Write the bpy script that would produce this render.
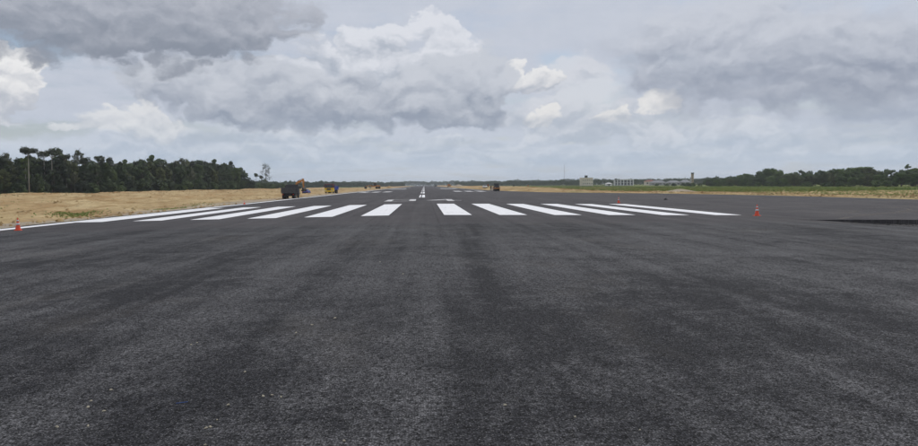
import bpy, math, random
import numpy as np
from mathutils import Matrix, Vector
R = math.radians
random.seed(11)
rng = np.random.default_rng(5)
for o in list(bpy.data.objects): bpy.data.objects.remove(o)
sc = bpy.context.scene
C = sc.collection

# ------------------------------------------------------------------ camera
CX, CH, YAW, PIT, ROL, F = .514, 1.913, .0519, .05746, .0085, 663.0     # metres, radians, focal length in pixels of a 918 px wide frame
cam_data = bpy.data.cameras.new('camera'); cam_data.sensor_width = 36.0; cam_data.lens = 36.0 * F / 918.0
cam_data.clip_start = .1; cam_data.clip_end = 20000
cam = bpy.data.objects.new('camera', cam_data); C.objects.link(cam); sc.camera = cam
fw = Vector((math.sin(YAW) * math.cos(PIT), math.cos(YAW) * math.cos(PIT), -math.sin(PIT)))
rt = Vector((math.cos(YAW), -math.sin(YAW), 0)); up = rt.cross(fw)
rt2 = rt * math.cos(ROL) - up * math.sin(ROL); up2 = rt * math.sin(ROL) + up * math.cos(ROL)
cam.matrix_world = Matrix(((rt2.x, up2.x, -fw.x, CX), (rt2.y, up2.y, -fw.y, 0), (rt2.z, up2.z, -fw.z, CH), (0, 0, 0, 1)))

def ray(px, py):
    d = fw + rt2 * ((px - 459) / F) - up2 * ((py - 223) / F)
    return d.normalized()

# ------------------------------------------------------------------ render settings
sc.render.engine = 'CYCLES'
sc.view_settings.view_transform = 'Standard'; sc.view_settings.look = 'None'
sc.view_settings.exposure = 0.0; sc.view_settings.gamma = 1.0
sc.cycles.use_denoising = True
sc.cycles.denoising_input_passes = 'RGB_ALBEDO'
sc.cycles.max_bounces = 4; sc.cycles.diffuse_bounces = 2; sc.cycles.volume_bounces = 0
sc.cycles.transparent_max_bounces = 6

# ------------------------------------------------------------------ node expressions
class X:
    def __init__(s, nt, k): s.nt, s.k = nt, k
    def op(s, f, *a, clamp=False):
        n = s.nt.nodes.new('ShaderNodeMath'); n.operation = f; n.use_clamp = clamp
        for i, v in enumerate((s,) + a):
            if isinstance(v, X): s.nt.links.new(v.k, n.inputs[i])
            else: n.inputs[i].default_value = v
        return X(s.nt, n.outputs[0])
    def __add__(s, o): return s.op('ADD', o)
    __radd__ = __add__
    def __sub__(s, o): return s.op('SUBTRACT', o)
    def __rsub__(s, o): return (s * -1.0) + o
    def __mul__(s, o): return s.op('MULTIPLY', o)
    __rmul__ = __mul__
    def __truediv__(s, o): return s.op('DIVIDE', o)
    def max(s, o): return s.op('MAXIMUM', o)
    def min(s, o): return s.op('MINIMUM', o)
    def abs(s): return s.op('ABSOLUTE')
    def pow(s, o): return s.op('POWER', o)
    def sat(s): return s.op('ADD', 0.0, clamp=True)
    def step(s, a, b, x0=0.0, x1=1.0, smooth=True):
        n = s.nt.nodes.new('ShaderNodeMapRange'); n.interpolation_type = 'SMOOTHSTEP' if smooth else 'LINEAR'
        s.nt.links.new(s.k, n.inputs[0])
        for i, v in zip((1, 2, 3, 4), (a, b, x0, x1)): n.inputs[i].default_value = v
        return X(s.nt, n.outputs[0])
def xyz(nt, v):
    n = nt.nodes.new('ShaderNodeSeparateXYZ'); nt.links.new(v, n.inputs[0]); return [X(nt, o) for o in n.outputs]
def vec(nt, x, y, z=0.0):
    if not isinstance(z, X) and z: x, y, z = x + z * 7.31, y + z * 3.77, 0.0      # 2D noise: a third coordinate becomes an offset
    n = nt.nodes.new('ShaderNodeCombineXYZ')
    for i, v in enumerate((x, y, z)):
        if isinstance(v, X): nt.links.new(v.k, n.inputs[i])
        else: n.inputs[i].default_value = v
    return n.outputs[0]
def noise(nt, v, scale, detail=4.0, rough=.55, dist=0.0, color=False, dim='2D'):
    n = nt.nodes.new('ShaderNodeTexNoise'); n.noise_dimensions = dim; n.inputs['Scale'].default_value = scale; n.inputs['Detail'].default_value = detail
    n.inputs['Roughness'].default_value = rough; n.inputs['Distortion'].default_value = dist
    if v is not None: nt.links.new(v, n.inputs['Vector'])
    return n.outputs['Color'] if color else X(nt, n.outputs['Fac'])
def mixc(nt, fac, a, b, mode='MIX'):
    n = nt.nodes.new('ShaderNodeMix'); n.data_type = 'RGBA'; n.blend_type = mode; n.clamp_factor = True
    for i, v in ((0, fac), (6, a), (7, b)):
        if isinstance(v, X): nt.links.new(v.k, n.inputs[i])
        elif isinstance(v, bpy.types.NodeSocket): nt.links.new(v, n.inputs[i])
        elif i == 0: n.inputs[i].default_value = v
        else: n.inputs[i].default_value = (*v, 1)
    return n.outputs[2]
def lin(*c):
    return tuple(((v / 255 + .055) / 1.055) ** 2.4 if v > 10 else v / 255 / 12.92 for v in c)

# ------------------------------------------------------------------ sky: Nishita seen through a broken cloud deck
SUN_EL, SUN_AZ = R(58), R(35)          # azimuth clockwise from the runway's far end
world = bpy.data.worlds.new('World'); sc.world = world; world.use_nodes = True
world.cycles.sampling_method = 'MANUAL'; world.cycles.sample_map_resolution = 512
nt = world.node_tree; nt.nodes.clear()
SKY_STRENGTH = 0.1
def build_sky():
    sky = nt.nodes.new('ShaderNodeTexSky'); sky.sky_type = 'NISHITA'; sky.sun_disc = False
    sky.sun_elevation = SUN_EL; sky.sun_rotation = SUN_AZ; sky.air_density = 1.0; sky.dust_density = 2.0
    tc = nt.nodes.new('ShaderNodeTexCoord').outputs['Generated']
    x, y, z = xyz(nt, tc)
    az = x.op('ARCTAN2', y); el = z.op('ARCSINE')
    p = vec(nt, az, el * 1.5)
    w1 = xyz(nt, noise(nt, p, 5.5, 6, .6, color=True)); w2 = xyz(nt, noise(nt, p, 24, 6, .66, color=True))
    pu = az + (w1[0] - .5) * .085 + (w2[0] - .5) * .030
    pv = el + (w1[1] - .5) * .060 + (w2[1] - .5) * .022
    def billow(dv):                                  # rounded cauliflower lumps
        vo = nt.nodes.new('ShaderNodeTexVoronoi'); vo.feature = 'F1'; vo.voronoi_dimensions = '2D'; vo.inputs['Scale'].default_value = 15; vo.inputs['Detail'].default_value = 2.5; vo.inputs['Roughness'].default_value = .55
        nt.links.new(vec(nt, pu, (pv + dv) * 1.45), vo.inputs['Vector']); return X(nt, vo.outputs['Distance'])
    b0 = billow(0.0); puff = .42 - b0
    mid = lambda dv: noise(nt, vec(nt, pu, (pv + dv) * 1.7, 3.0), 11, 8, .60)
    m0 = mid(0.0); n_mid = m0 - .5
    relief = ((billow(.012) - b0) * 1.5 + (m0 - mid(.018)) * 3.0)        # lumps catch the light from above
    n_fine = noise(nt, vec(nt, az, el * 1.6, 7.0), 34, 6, .62) - .5
    # flat-bottomed cloud deck, foreshortened towards the horizon
    zz = z.max(0.0) + .10
    dk = noise(nt, vec(nt, x / zz, y / zz, 1.0), 1.15, 6, .56)
    dk2 = noise(nt, vec(nt, x / zz, y / zz, 9.0), 2.7, 5, .6) - .5
    # thin high veil with blue showing through where it is thinnest
    veil = (dk.step(.33, .50) * .45 + .55)
    lay = (dk2 * .28 + n_fine * .16 + n_mid * .20 + .5).sat()
    base = mixc(nt, lay, lin(174, 184, 201), lin(214, 218, 227))
    sc10 = nt.nodes.new('ShaderNodeVectorMath'); sc10.operation = 'SCALE'; nt.links.new(base, sc10.inputs[0]); sc10.inputs['Scale'].default_value = 1 / SKY_STRENGTH
    blue_gap = None
    def dirs(px, py):
        d = ray(px, py); return math.atan2(d.x, d.y), math.asin(d.z)
    PP = vec(nt, pu, pv)
    def ell(cx, cy, rx, ry, ryd=None):               # distance from an ellipse's centre in radii (0 in the middle, 1 on the rim)
        ryd = ryd or ry; cy += (ryd - ry) / 2; ry = (ry + ryd) / 2
        a, e = dirs(cx, cy); sx, sy = F / rx, F / ry
        n = nt.nodes.new('ShaderNodeVectorMath'); n.operation = 'MULTIPLY_ADD'; nt.links.new(PP, n.inputs[0]); n.inputs[1].default_value = (sx, sy, 0); n.inputs[2].default_value = (-a * sx, -e * sy, 0)
        l = nt.nodes.new('ShaderNodeVectorMath'); l.operation = 'LENGTH'; nt.links.new(n.outputs[0], l.inputs[0])
        return X(nt, l.outputs['Value'])
    for cx, cy, rx, ry in ((28, 44, 55, 22), (590, 98, 46, 22), (690, 60, 26, 14), (842, 42, 36, 14), (560, 64, 30, 18), (20, 128, 60, 14)):
        g = ell(cx, cy, rx, ry)
        blue_gap = g if blue_gap is None else blue_gap.min(g)
    blue_gap = (blue_gap - n_mid * .6).step(1.05, .25)
    cover = veil * (1.0 - blue_gap * .80)
    bl = nt.nodes.new('ShaderNodeVectorMath'); bl.operation = 'SCALE'; nt.links.new(sky.outputs[0], bl.inputs[0]); bl.inputs['Scale'].default_value = 1.0
    col = mixc(nt, cover, bl.outputs[0], sc10.outputs[0])
    el_s = (el + pv) * .5
    rough_in = n_mid * 1.3 + n_fine * .7 + relief * 1.15
    def paint(col, parts, dark, light, base_py, h_px, soft=.22, amp=.55, opac=1.0, puffy=.35, inner=.35, cx=459):
        s = None
        for e in parts:
            g = ell(*e); s = g if s is None else s.min(g)
        s = s - (n_mid * amp + puff * puffy)
        m = s.step(1 + soft, 1 - soft, 0.0, opac)
        b = dirs(cx, base_py)[1]
        t = el_s + rough_in * (inner * h_px / F)
        c = mixc(nt, t.step(b - .1 * h_px / F, b + 1.05 * h_px / F), tuple(v / SKY_STRENGTH for v in lin(dark[0] - 5, dark[1] - 2, dark[2] + 3)), tuple(v / SKY_STRENGTH for v in lin(light[0] - 5, light[1] - 3, light[2] + 1)))
        return mixc(nt, m, col, c)
    # clouds: (x, y, half width, half height up, half height down) in picture pixels, read as directions only
    col = paint(col, [(230, 156, 260, 16, 14), (640, 158, 320, 14, 12), (880, 154, 120, 20, 16)], (166, 177, 191), (210, 214, 220), 170, 26, .5, .7, .7, .4, .6)
    col = paint(col, [(200, 140, 120, 16, 10), (330, 143, 90, 12, 9), (450, 146, 100, 12, 8), (560, 138, 80, 16, 9), (700, 136, 110, 18, 10), (830, 142, 90, 14, 9)], (172, 180, 191), (220, 222, 225), 150, 26, .18, .7, .75, .7, .5)
    col = paint(col, [(885, 90, 100, 60, 46), (830, 50, 70, 36, 30)], (160, 166, 178), (206, 209, 215), 144, 100, .3, .5, .85, .4, .3, 880)
    col = paint(col, [(545, 118, 60, 26, 22), (620, 126, 80, 24, 22), (575, 84, 50, 30, 30)], (178, 184, 192), (218, 219, 222), 146, 55, .2, .55, .8, .5, .4, 570)
    col = paint(col, [(655, 112, 24, 20, 12), (618, 122, 24, 12, 8), (540, 120, 26, 14, 8)], (186, 189, 194), (238, 235, 229), 132, 26, .10, .5, .85, .6, .4, 650)
    col = paint(col, [(748, 50, 118, 68, 62), (688, 60, 78, 50, 46), (820, 58, 78, 56, 52), (880, 52, 60, 40, 44)], (149, 155, 167), (205, 208, 214), 114, 100, .30, .45, .92, .36, .20, 740)
    col = paint(col, [(372, 64, 100, 40, 40), (438, 44, 40, 34, 36), (330, 78, 80, 36, 34)], (172, 178, 187), (226, 227, 230), 108, 80, .09, .45, .93, .6, .36, 420)
    col = paint(col, [(508, 70, 17, 15, 12), (530, 84, 34, 18, 14)], (178, 182, 190), (238, 236, 232), 104, 36, .08, .45, .9, .6, .4, 515)
    col = paint(col, [(300, 102, 170, 36, 36), (440, 94, 76, 40, 44), (484, 84, 36, 44, 54), (215, 82, 95, 30, 30)], (147, 154, 166), (204, 207, 212), 138, 72, .12, .42, .93, .42, .26, 340)
    col = paint(col, [(92, 124, 34, 16, 9), (146, 128, 40, 26, 14), (66, 127, 20, 10, 6)], (188, 191, 196), (232, 231, 228), 140, 28, .12, .5, .8, .6, .4, 90)
    col = paint(col, [(4, 92, 34, 32, 24), (-40, 84, 60, 40, 30)], (190, 192, 197), (242, 240, 236), 118, 40, .09, .45, .95, .6, .4, 10)
    col = paint(col, [(120, -4, 178, 66, 70), (214, 18, 64, 60, 54), (40, -6, 130, 48, 48), (-60, -20, 120, 60, 50)], (139, 144, 153), (190, 192, 198), 70, 96, .12, .38, .95, .36, .22, 200)
    # the same kind of broken grey cumulus everywhere outside these
    beyond = (el.step(R(16.5), R(22)).max(az.abs().step(R(38), R(46))))
    gm = (dk + dk2 * .35).step(.50, .60) * .85 * beyond * el.step(R(1), R(8))
    gt = (dk + dk2 * .6).step(.78, .50)
    col = mixc(nt, gm, col, mixc(nt, gt, tuple(v / SKY_STRENGTH for v in lin(148, 153, 163)), tuple(v / SKY_STRENGTH for v in lin(212, 214, 218))))
    # moist air near the horizon
    hz = el.step(R(7.0), R(.3)) * .62
    hzc = mixc(nt, (noise(nt, vec(nt, az * .35, el * 5.0, 4.0), 9, 5, .6) - .5) * 1.6 + .5, tuple(v / SKY_STRENGTH for v in lin(182, 199, 217)), tuple(v / SKY_STRENGTH for v in lin(210, 219, 229)))
    col = mixc(nt, hz, col, hzc)
    bg = nt.nodes.new('ShaderNodeBackground'); bg.inputs['Strength'].default_value = SKY_STRENGTH
    nt.links.new(col, bg.inputs['Color'])
    out = nt.nodes.new('ShaderNodeOutputWorld'); nt.links.new(bg.outputs[0], out.inputs[0])
build_sky()
sun_data = bpy.data.lights.new('sun', 'SUN'); sun_data.energy = 1.5; sun_data.angle = R(14); sun_data.color = (1, .96, .9)
sun = bpy.data.objects.new('sun', sun_data); C.objects.link(sun)
sd = Vector((math.sin(SUN_AZ) * math.cos(SUN_EL), math.cos(SUN_AZ) * math.cos(SUN_EL), math.sin(SUN_EL)))
sun.rotation_euler = sd.to_track_quat('Z', 'Y').to_euler(); sun.location = (0, 0, 60)

# ------------------------------------------------------------------ helpers
def link(name, me, mat=None, parent=None):
    o = bpy.data.objects.new(name, me); C.objects.link(o)
    if mat is not None and me is not None and not me.materials: me.materials.append(mat)
    if parent is not None: o.parent = parent
    return o
def tag(o, label=None, cat=None, group=None, kind=None):
    for k, v in (('label', label), ('category', cat), ('group', group), ('kind', kind)):
        if v: o[k] = v
    return o
def empty(name, loc=(0, 0, 0), rz=0.0, s=1.0):
    o = bpy.data.objects.new(name, None); C.objects.link(o); o.location = loc; o.rotation_euler = (0, 0, rz); o.scale = (s, s, s)
    o.empty_display_size = .2
    return o
def copy_tree(o, parent=None):
    c = o.copy(); C.objects.link(c); c.parent = parent
    for ch in o.children: copy_tree(ch, c)
    return c
def mesh(name, v, f, smooth=False):
    me = bpy.data.meshes.new(name); me.from_pydata(v if isinstance(v, list) else v.tolist(), [], f if isinstance(f, list) else f.tolist()); me.update()
    if smooth: me.polygons.foreach_set('use_smooth', [True] * len(me.polygons))
    return me
class MB:
    def __init__(s): s.v, s.f = [], []
    def add(s, v, f):
        n = len(s.v); s.v += [tuple(q) for q in v]; s.f += [tuple(i + n for i in q) for q in f]; return s
    def box(s, x0, x1, y0, y1, z0, z1, tx=0.0, ty=0.0, ox=0.0, oy=0.0):      # tx, ty: top inset; ox, oy: top shift
        return s.add([(x0, y0, z0), (x1, y0, z0), (x1, y1, z0), (x0, y1, z0), (x0 + tx + ox, y0 + ty + oy, z1), (x1 - tx + ox, y0 + ty + oy, z1), (x1 - tx + ox, y1 - ty + oy, z1), (x0 + tx + ox, y1 - ty + oy, z1)],
                     [(3, 2, 1, 0), (4, 5, 6, 7), (0, 1, 5, 4), (1, 2, 6, 5), (2, 3, 7, 6), (3, 0, 4, 7)])
    def prism(s, prof, x0, x1, axis='x'):                                    # profile in (y, z) swept along x
        n = len(prof); P = (lambda t, a, b: (t, a, b)) if axis == 'x' else (lambda t, a, b: (a, t, b))
        v = [P(x0, *q) for q in prof] + [P(x1, *q) for q in prof]
        return s.add(v, [tuple(range(n))[::-1], tuple(range(n, 2 * n))] + [(i, (i + 1) % n, n + (i + 1) % n, n + i) for i in range(n)])
    def tube(s, pts, rad, n=8, cap=True):
        pts = [Vector(q) for q in pts]; rad = rad if isinstance(rad, (list, tuple)) else [rad] * len(pts); v, f = [], []
        for i, q in enumerate(pts):
            d = (pts[min(i + 1, len(pts) - 1)] - pts[max(i - 1, 0)]).normalized()
            a = d.cross(Vector((0, 0, 1)) if abs(d.z) < .9 else Vector((1, 0, 0))).normalized(); b = d.cross(a)
            v += [q + (a * math.cos(2 * math.pi * k / n) + b * math.sin(2 * math.pi * k / n)) * rad[i] for k in range(n)]
        for i in range(len(pts) - 1):
            f += [(i * n + k, i * n + (k + 1) % n, (i + 1) * n + (k + 1) % n, (i + 1) * n + k) for k in range(n)]
        if cap: f += [tuple(range(n))[::-1], tuple(range((len(pts) - 1) * n, len(pts) * n))]
        return s.add(v, f)
    def lathe(s, prof, n=20, c=(0, 0, 0), axis='z'):
        v, f = [], []
        for r, h in prof:
            for k in range(n):
                a = 2 * math.pi * k / n
                q = (r * math.cos(a), r * math.sin(a), h) if axis == 'z' else (h, r * math.cos(a), r * math.sin(a))
                v.append((q[0] + c[0], q[1] + c[1], q[2] + c[2]))
        m = len(prof)
        for i in range(m - 1): f += [(i * n + k, i * n + (k + 1) % n, (i + 1) * n + (k + 1) % n, (i + 1) * n + k) for k in range(n)]
        f += [tuple(range(n))[::-1], tuple(range((m - 1) * n, m * n))]
        return s.add(v, f)
    def build(s, name, mat, parent=None, bevel=0.0, smooth=False, loc=None):
        me = mesh(name, s.v, s.f, smooth); o = link(name, me, mat, parent)
        if bevel:
            b = o.modifiers.new('bevel', 'BEVEL'); b.width = bevel; b.segments = 2; b.limit_method = 'ANGLE'; b.angle_limit = R(35)
        if loc: o.location = loc
        return o

# ------------------------------------------------------------------ materials
def newmat(name):
    m = bpy.data.materials.new(name); m.use_nodes = True; t = m.node_tree; b = t.nodes['Principled BSDF']
    return m, t, b
def plain(name, col, rough=.5, metal=0.0, dirt=.25, scale=6.0, spec=.5):
    m, t, b = newmat(name); co = t.nodes.new('ShaderNodeTexCoord').outputs['Object']
    n = noise(t, co, scale, 4, .65, dim='3D')
    c = mixc(t, n.step(.42, .75) * dirt, col, tuple(v * .45 + q for v, q in zip(col, (.05, .04, .028))))
    t.links.new(c, b.inputs['Base Color']); b.inputs['Metallic'].default_value = metal; b.inputs['Specular IOR Level'].default_value = spec
    t.links.new((n * .3 + (rough - .15)).k, b.inputs['Roughness'])
    return m
def bump(t, b, h, strength, dist):
    n = t.nodes.new('ShaderNodeBump'); n.inputs['Strength'].default_value = strength; n.inputs['Distance'].default_value = dist
    t.links.new(h.k if isinstance(h, X) else h, n.inputs['Height']); t.links.new(n.outputs[0], b.inputs['Normal'])
def geo_pos(t): return t.nodes.new('ShaderNodeNewGeometry').outputs['Position']

def asphalt_mat():
    m, t, b = newmat('asphalt'); P = geo_pos(t); x, y, z = xyz(t, P)
    grain = noise(t, P, 58, 2, .75); grain2 = noise(t, P, 15, 3, .65)
    patch = noise(t, vec(t, x, y * .9, 0.0), .75, 6, .66, .5); fleck = noise(t, vec(t, x, y * .8, 15.0), 3.1, 5, .66, .4); big = noise(t, vec(t, x, y * .5, 5.0), .16, 4, .55)
    lane = noise(t, vec(t, x, y * .018, 2.0), 1.05, 4, .6); lane2 = noise(t, vec(t, x, y * .05, 8.0), 3.2, 3, .6)
    cross = noise(t, vec(t, x * .12, y, 12.0), .5, 5, .62)
    wob = (noise(t, vec(t, 0.0, y, 0.0), .12, 2, .5) - .5) * .7
    xt = x - y * .058 - .80 + wob * .35
    track = xt.abs().step(.62, .10)
    track2 = (xt - 2.0).abs().step(1.1, .2)
    pale = (xt + .85).abs().step(.7, .1).max((xt - .95).abs().step(.45, .05) * .6)
    stain = None
    for sx, sy, rx, ry in ((3.4, 7.5, 1.9, 4.2), (5.8, 11.5, 2.2, 2.0), (-9.0, 19.0, 4.5, 1.6), (-4.6, 13.5, 2.0, 1.2), (-.9, 6.0, .8, 1.6), (9.5, 17.0, 5.0, 1.1)):     # tack-coat stains
        u = (x - sx) / rx; v = (y - sy) / ry; q = (u * u + v * v).op('SQRT'); stain = q if stain is None else stain.min(q)
    stain = (stain + (patch - .5) * 1.6 + (fleck - .5) * .8).step(1.25, .35)
    # older coarse mat near, newly laid smoother mat beyond the joint
    ed = noise(t, vec(t, x, y * .4, 20.0), .35, 4, .6) - .5
    seam = (y + ed * 6.0 - (x * .02 + 33.5)).step(-.6, .6)
    tone = (patch - .5) * 1.25 + (big - .5) * 1.2 + (lane - .5) * 1.5 + (lane2 - .5) * .45 + (cross - .5) * .55 + (fleck - .5) * 1.2 - track * .30 - track2 * .13 + pale * .13 - stain * .17 + y.step(9, 24) * .14 - .10
    tone_new = (big - .5) * .6 + (lane - .5) * .8 + (lane2 - .5) * .3 + (cross - .5) * .45 + (patch - .5) * .3
    old = mixc(t, (tone * .95 + .50).sat(), (.026, .026, .029), (.104, .103, .107))
    fresh = mixc(t, (tone_new * 1.3 + .45).sat(), (.046, .043, .046), (.104, .097, .100))
    c = mixc(t, seam, old, fresh)
    gm = (1.0 - seam * .6)
    def stones(scale):
        vo = t.nodes.new('ShaderNodeTexVoronoi'); vo.voronoi_dimensions = '2D'; vo.feature = 'F1'; vo.inputs['Scale'].default_value = scale; t.links.new(P, vo.inputs['Vector'])
        return xyz(t, vo.outputs['Color'])[0], X(t, vo.outputs['Distance'])
    r1, d1 = stones(44.0); r2, d2 = stones(88.0)
    st = r1 * r1 * d1.step(.62, .22) * 1.05 + r2 * r2 * d2.step(.6, .25) * .8 + (grain2 - .5) * 1.3
    lum = (st * 1.9 + .30).max(.10)
    lum = (lum - .92) * gm + .92
    cc = t.nodes.new('ShaderNodeVectorMath'); cc.operation = 'SCALE'; t.links.new(c, cc.inputs[0]); t.links.new(lum.k, cc.inputs['Scale']); c = cc.outputs[0]
    c = mixc(t, r2.step(.955, .97) * d2.step(.55, .3) * .6 * gm, c, (.30, .295, .285))
    dust = (noise(t, vec(t, x, y * .6, 31.0), .28, 6, .65) - .5)
    c = mixc(t, ((dust + x.abs().step(15, 24) * .10) * 1.6 - .12).sat() * .5, c, (.17, .15, .125))
    joint = ((x + 40.0 + wob * .12) / 3.75).op('FRACT')
    c = mixc(t, ((joint - .5).abs().step(.482, .497)) * seam * .45, c, (.018, .018, .018))
    t.links.new(c, b.inputs['Base Color']); b.inputs['Roughness'].default_value = .85; b.inputs['Specular IOR Level'].default_value = .16
    bump(t, b, (grain * .5 + grain2 * .6 - d1 * .5) * gm, .7, .012)
    return m
def paint_mat(name, wear):
    m, t, b = newmat(name); P = geo_pos(t); x, y, z = xyz(t, P)
    n = noise(t, P, 3.0, 7, .7); n2 = noise(t, vec(t, x, y * .08, 0.0), 2.5, 5, .65); n3 = noise(t, P, 40, 2, .6)
    f = ((n - .5) * 1.3 + (n2 - .5) * 1.1 + (n3 - .5) * .6 + wear).sat()
    c = mixc(t, f, (.86, .86, .87), (.22, .215, .21))
    t.links.new(c, b.inputs['Base Color']); b.inputs['Roughness'].default_value = .7
    bump(t, b, n3, .3, .004)
    return m
def sand_mat(name='sand', green=0.0):
    m, t, b = newmat(name); P = geo_pos(t); x, y, z = xyz(t, P)
    n = noise(t, vec(t, x, y * .35, 0.0), .22, 7, .65, .5); n2 = noise(t, P, 1.6, 6, .65); n3 = noise(t, P, 12, 4, .6); n4 = noise(t, vec(t, x, y * .15, 3.0), .09, 5, .6)
    c = mixc(t, ((n - .5) * 2.8 + .5).sat(), (.34, .215, .095), (.62, .49, .27))
    c = mixc(t, ((n2 - .5) * 3.0 + .1).sat() * .65, c, (.22, .125, .060))
    c = mixc(t, ((n4 - .5) * 2.6 + .05).sat() * .6, c, (.44, .25, .11))
    c = mixc(t, ((n3 - .5) * 2.0).sat() * .5, c, (.62, .50, .31))
    if not green and name == 'sand':
        c = mixc(t, (x + (n2 - .5) * 5.0).step(-29.0, -24.5) * .75, c, (.40, .36, .30))
        c = mixc(t, (noise(t, vec(t, x, y * .25, 60.0), .5, 6, .7) - .5).step(.12, .2) * .7, c, (.15, .10, .055))
    if green:
        gmask = ((noise(t, vec(t, x, y * .2, 40.0), .14, 6, .65) - .5) * 3.0 + green).sat()
        c = mixc(t, gmask * .8, c, mixc(t, n2, (.085, .12, .03), (.22, .22, .075)))
    t.links.new(c, b.inputs['Base Color']); b.inputs['Roughness'].default_value = .95; b.inputs['Specular IOR Level'].default_value = .1
    bump(t, b, n2 * .8 + n3 * .3, .9, .24)
    return m
def field_mat():
    m, t, b = newmat('field'); P = geo_pos(t); x, y, z = xyz(t, P)
    n = noise(t, vec(t, x, y * .4, 0.0), .05, 7, .65, .4); n2 = noise(t, P, .6, 6, .65)
    c = mixc(t, ((n2 - .5) * 2 + .5).sat(), (.095, .140, .032), (.21, .235, .075))
    c = mixc(t, ((n - .5) * 2.6 + .02).sat() * .7, c, (.30, .22, .10))
    t.links.new(c, b.inputs['Base Color']); b.inputs['Roughness'].default_value = .95; b.inputs['Specular IOR Level'].default_value = .1
    bump(t, b, n2, .8, .3)
    return m
def leaf_mat(name, a, bcol, rough=.6):
    m, t, b = newmat(name); g = t.nodes.new('ShaderNodeNewGeometry'); oi = t.nodes.new('ShaderNodeObjectInfo')
    r = X(t, g.outputs['Random Per Island']); q = X(t, oi.outputs['Random'])
    n = noise(t, t.nodes.new('ShaderNodeTexCoord').outputs['Object'], .55, 2, .6, dim='3D')
    c = mixc(t, (r * .30 + q * .60 + (n - .5) * 1.9 + .02).sat(), a, bcol)
    t.links.new(c, b.inputs['Base Color']); b.inputs['Roughness'].default_value = rough; b.inputs['Specular IOR Level'].default_value = .3
    return m
def bark_mat(name, a, bcol):
    m, t, b = newmat(name); co = t.nodes.new('ShaderNodeTexCoord').outputs['Object']; x, y, z = xyz(t, co)
    n = noise(t, vec(t, x, y, z * .3), 6, 4, .65, dim='3D')
    t.links.new(mixc(t, ((n - .5) * 2.4 + .5).sat(), a, bcol), b.inputs['Base Color']); b.inputs['Roughness'].default_value = .9
    return m
def glass(name, col=(.02, .024, .028)):
    m, t, b = newmat(name); b.inputs['Base Color'].default_value = (*col, 1); b.inputs['Roughness'].default_value = .12; b.inputs['Specular IOR Level'].default_value = .6
    return m
M = dict(
    asphalt=asphalt_mat(), paint=paint_mat('white_paint', -.09), thin=paint_mat('thin_paint', .36), worn=paint_mat('worn_paint', .46), sand=sand_mat(), verge=sand_mat('verge_sand', -.05), field=field_mat(),
    leaf_dark=leaf_mat('leaf_dark', (.010, .020, .009), (.068, .104, .033)), leaf_mid=leaf_mat('leaf_mid', (.018, .040, .012), (.115, .165, .046)),
    leaf_round=leaf_mat('leaf_round', (.036, .075, .018), (.16, .225, .055)), leaf_pale=leaf_mat('leaf_pale', (.05, .065, .028), (.12, .13, .06)),
    leaf_round2=leaf_mat('leaf_round2', (.022, .046, .014), (.105, .155, .044)), leaf_olive=leaf_mat('leaf_olive', (.026, .040, .013), (.135, .155, .048)), leaf_far=leaf_mat('leaf_far', (.026, .046, .022), (.055, .085, .032)), grass=leaf_mat('grass', (.115, .18, .036), (.30, .34, .10)), straw=leaf_mat('straw', (.16, .13, .05), (.36, .27, .12)),
    bark=bark_mat('bark', (.05, .04, .03), (.15, .125, .10)), bark_pale=bark_mat('bark_pale', (.16, .15, .13), (.40, .38, .34)),
    orange=plain('machine_orange', (.46, .20, .05), .5), yellow=plain('truck_yellow', (.72, .48, .02), .45), blue=plain('truck_blue', (.03, .07, .36), .45), black=plain('black_paint', (.020, .020, .023), .5, dirt=.55),
    grey=plain('grey_paint', (.13, .14, .15), .55, dirt=.3), steel=plain('steel', (.16, .16, .165), .45, .6), rubber=plain('rubber', (.018, .018, .018), .85, dirt=.5), white=plain('white_car', (.75, .75, .74), .4, dirt=.12),
    cone=plain('cone_orange', (.80, .085, .03), .5, dirt=.18, scale=14), band=plain('reflective_band', (.72, .72, .72), .45, dirt=.3, scale=20), glass=glass('dark_glass'), redl=plain('red_lens', (.45, .02, .015), .35, dirt=.1), lamp=plain('lamp_lens', (.62, .62, .58), .3, dirt=.1), maroon=plain('maroon', (.10, .022, .022), .6),
    cream=plain('cream_render', (.70, .64, .53), .85, dirt=.25, scale=.4), concrete=plain('concrete', (.40, .40, .39), .85, dirt=.35, scale=.5), dark=plain('dark_opening', (.03, .032, .035), .8, dirt=.1), shed=plain('sheet_roof', (.17, .18, .20), .7, .0, .3, .7), redroof=plain('red_roof', (.22, .075, .055), .8, dirt=.3, scale=.8), ochre=plain('ochre_render', (.42, .33, .20), .85, dirt=.3, scale=.5),
    skin=plain('skin', (.13, .07, .045), .6, dirt=.05), vest=plain('orange_vest', (.80, .17, .03), .7, dirt=.1), cloth=plain('dark_cloth', (.03, .035, .06), .85, dirt=.1), hair=plain('hair', (.012, .01, .009), .8, dirt=0), pebble=plain('pale_stone', (.40, .36, .27), .85, dirt=.4, scale=60), soil=sand_mat('heap_soil', .0), rock=plain('black_rock', (.02, .02, .022), .85, dirt=.2, scale=8),
    bedgrey=plain('dusty_dark_grey', (.058, .058, .062), .6, dirt=.7, scale=3), grit=plain('grit', (.06, .058, .056), .9, dirt=.5, scale=9), bluep=plain('blue_plastic', (.02, .08, .30), .4, dirt=0))

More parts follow.
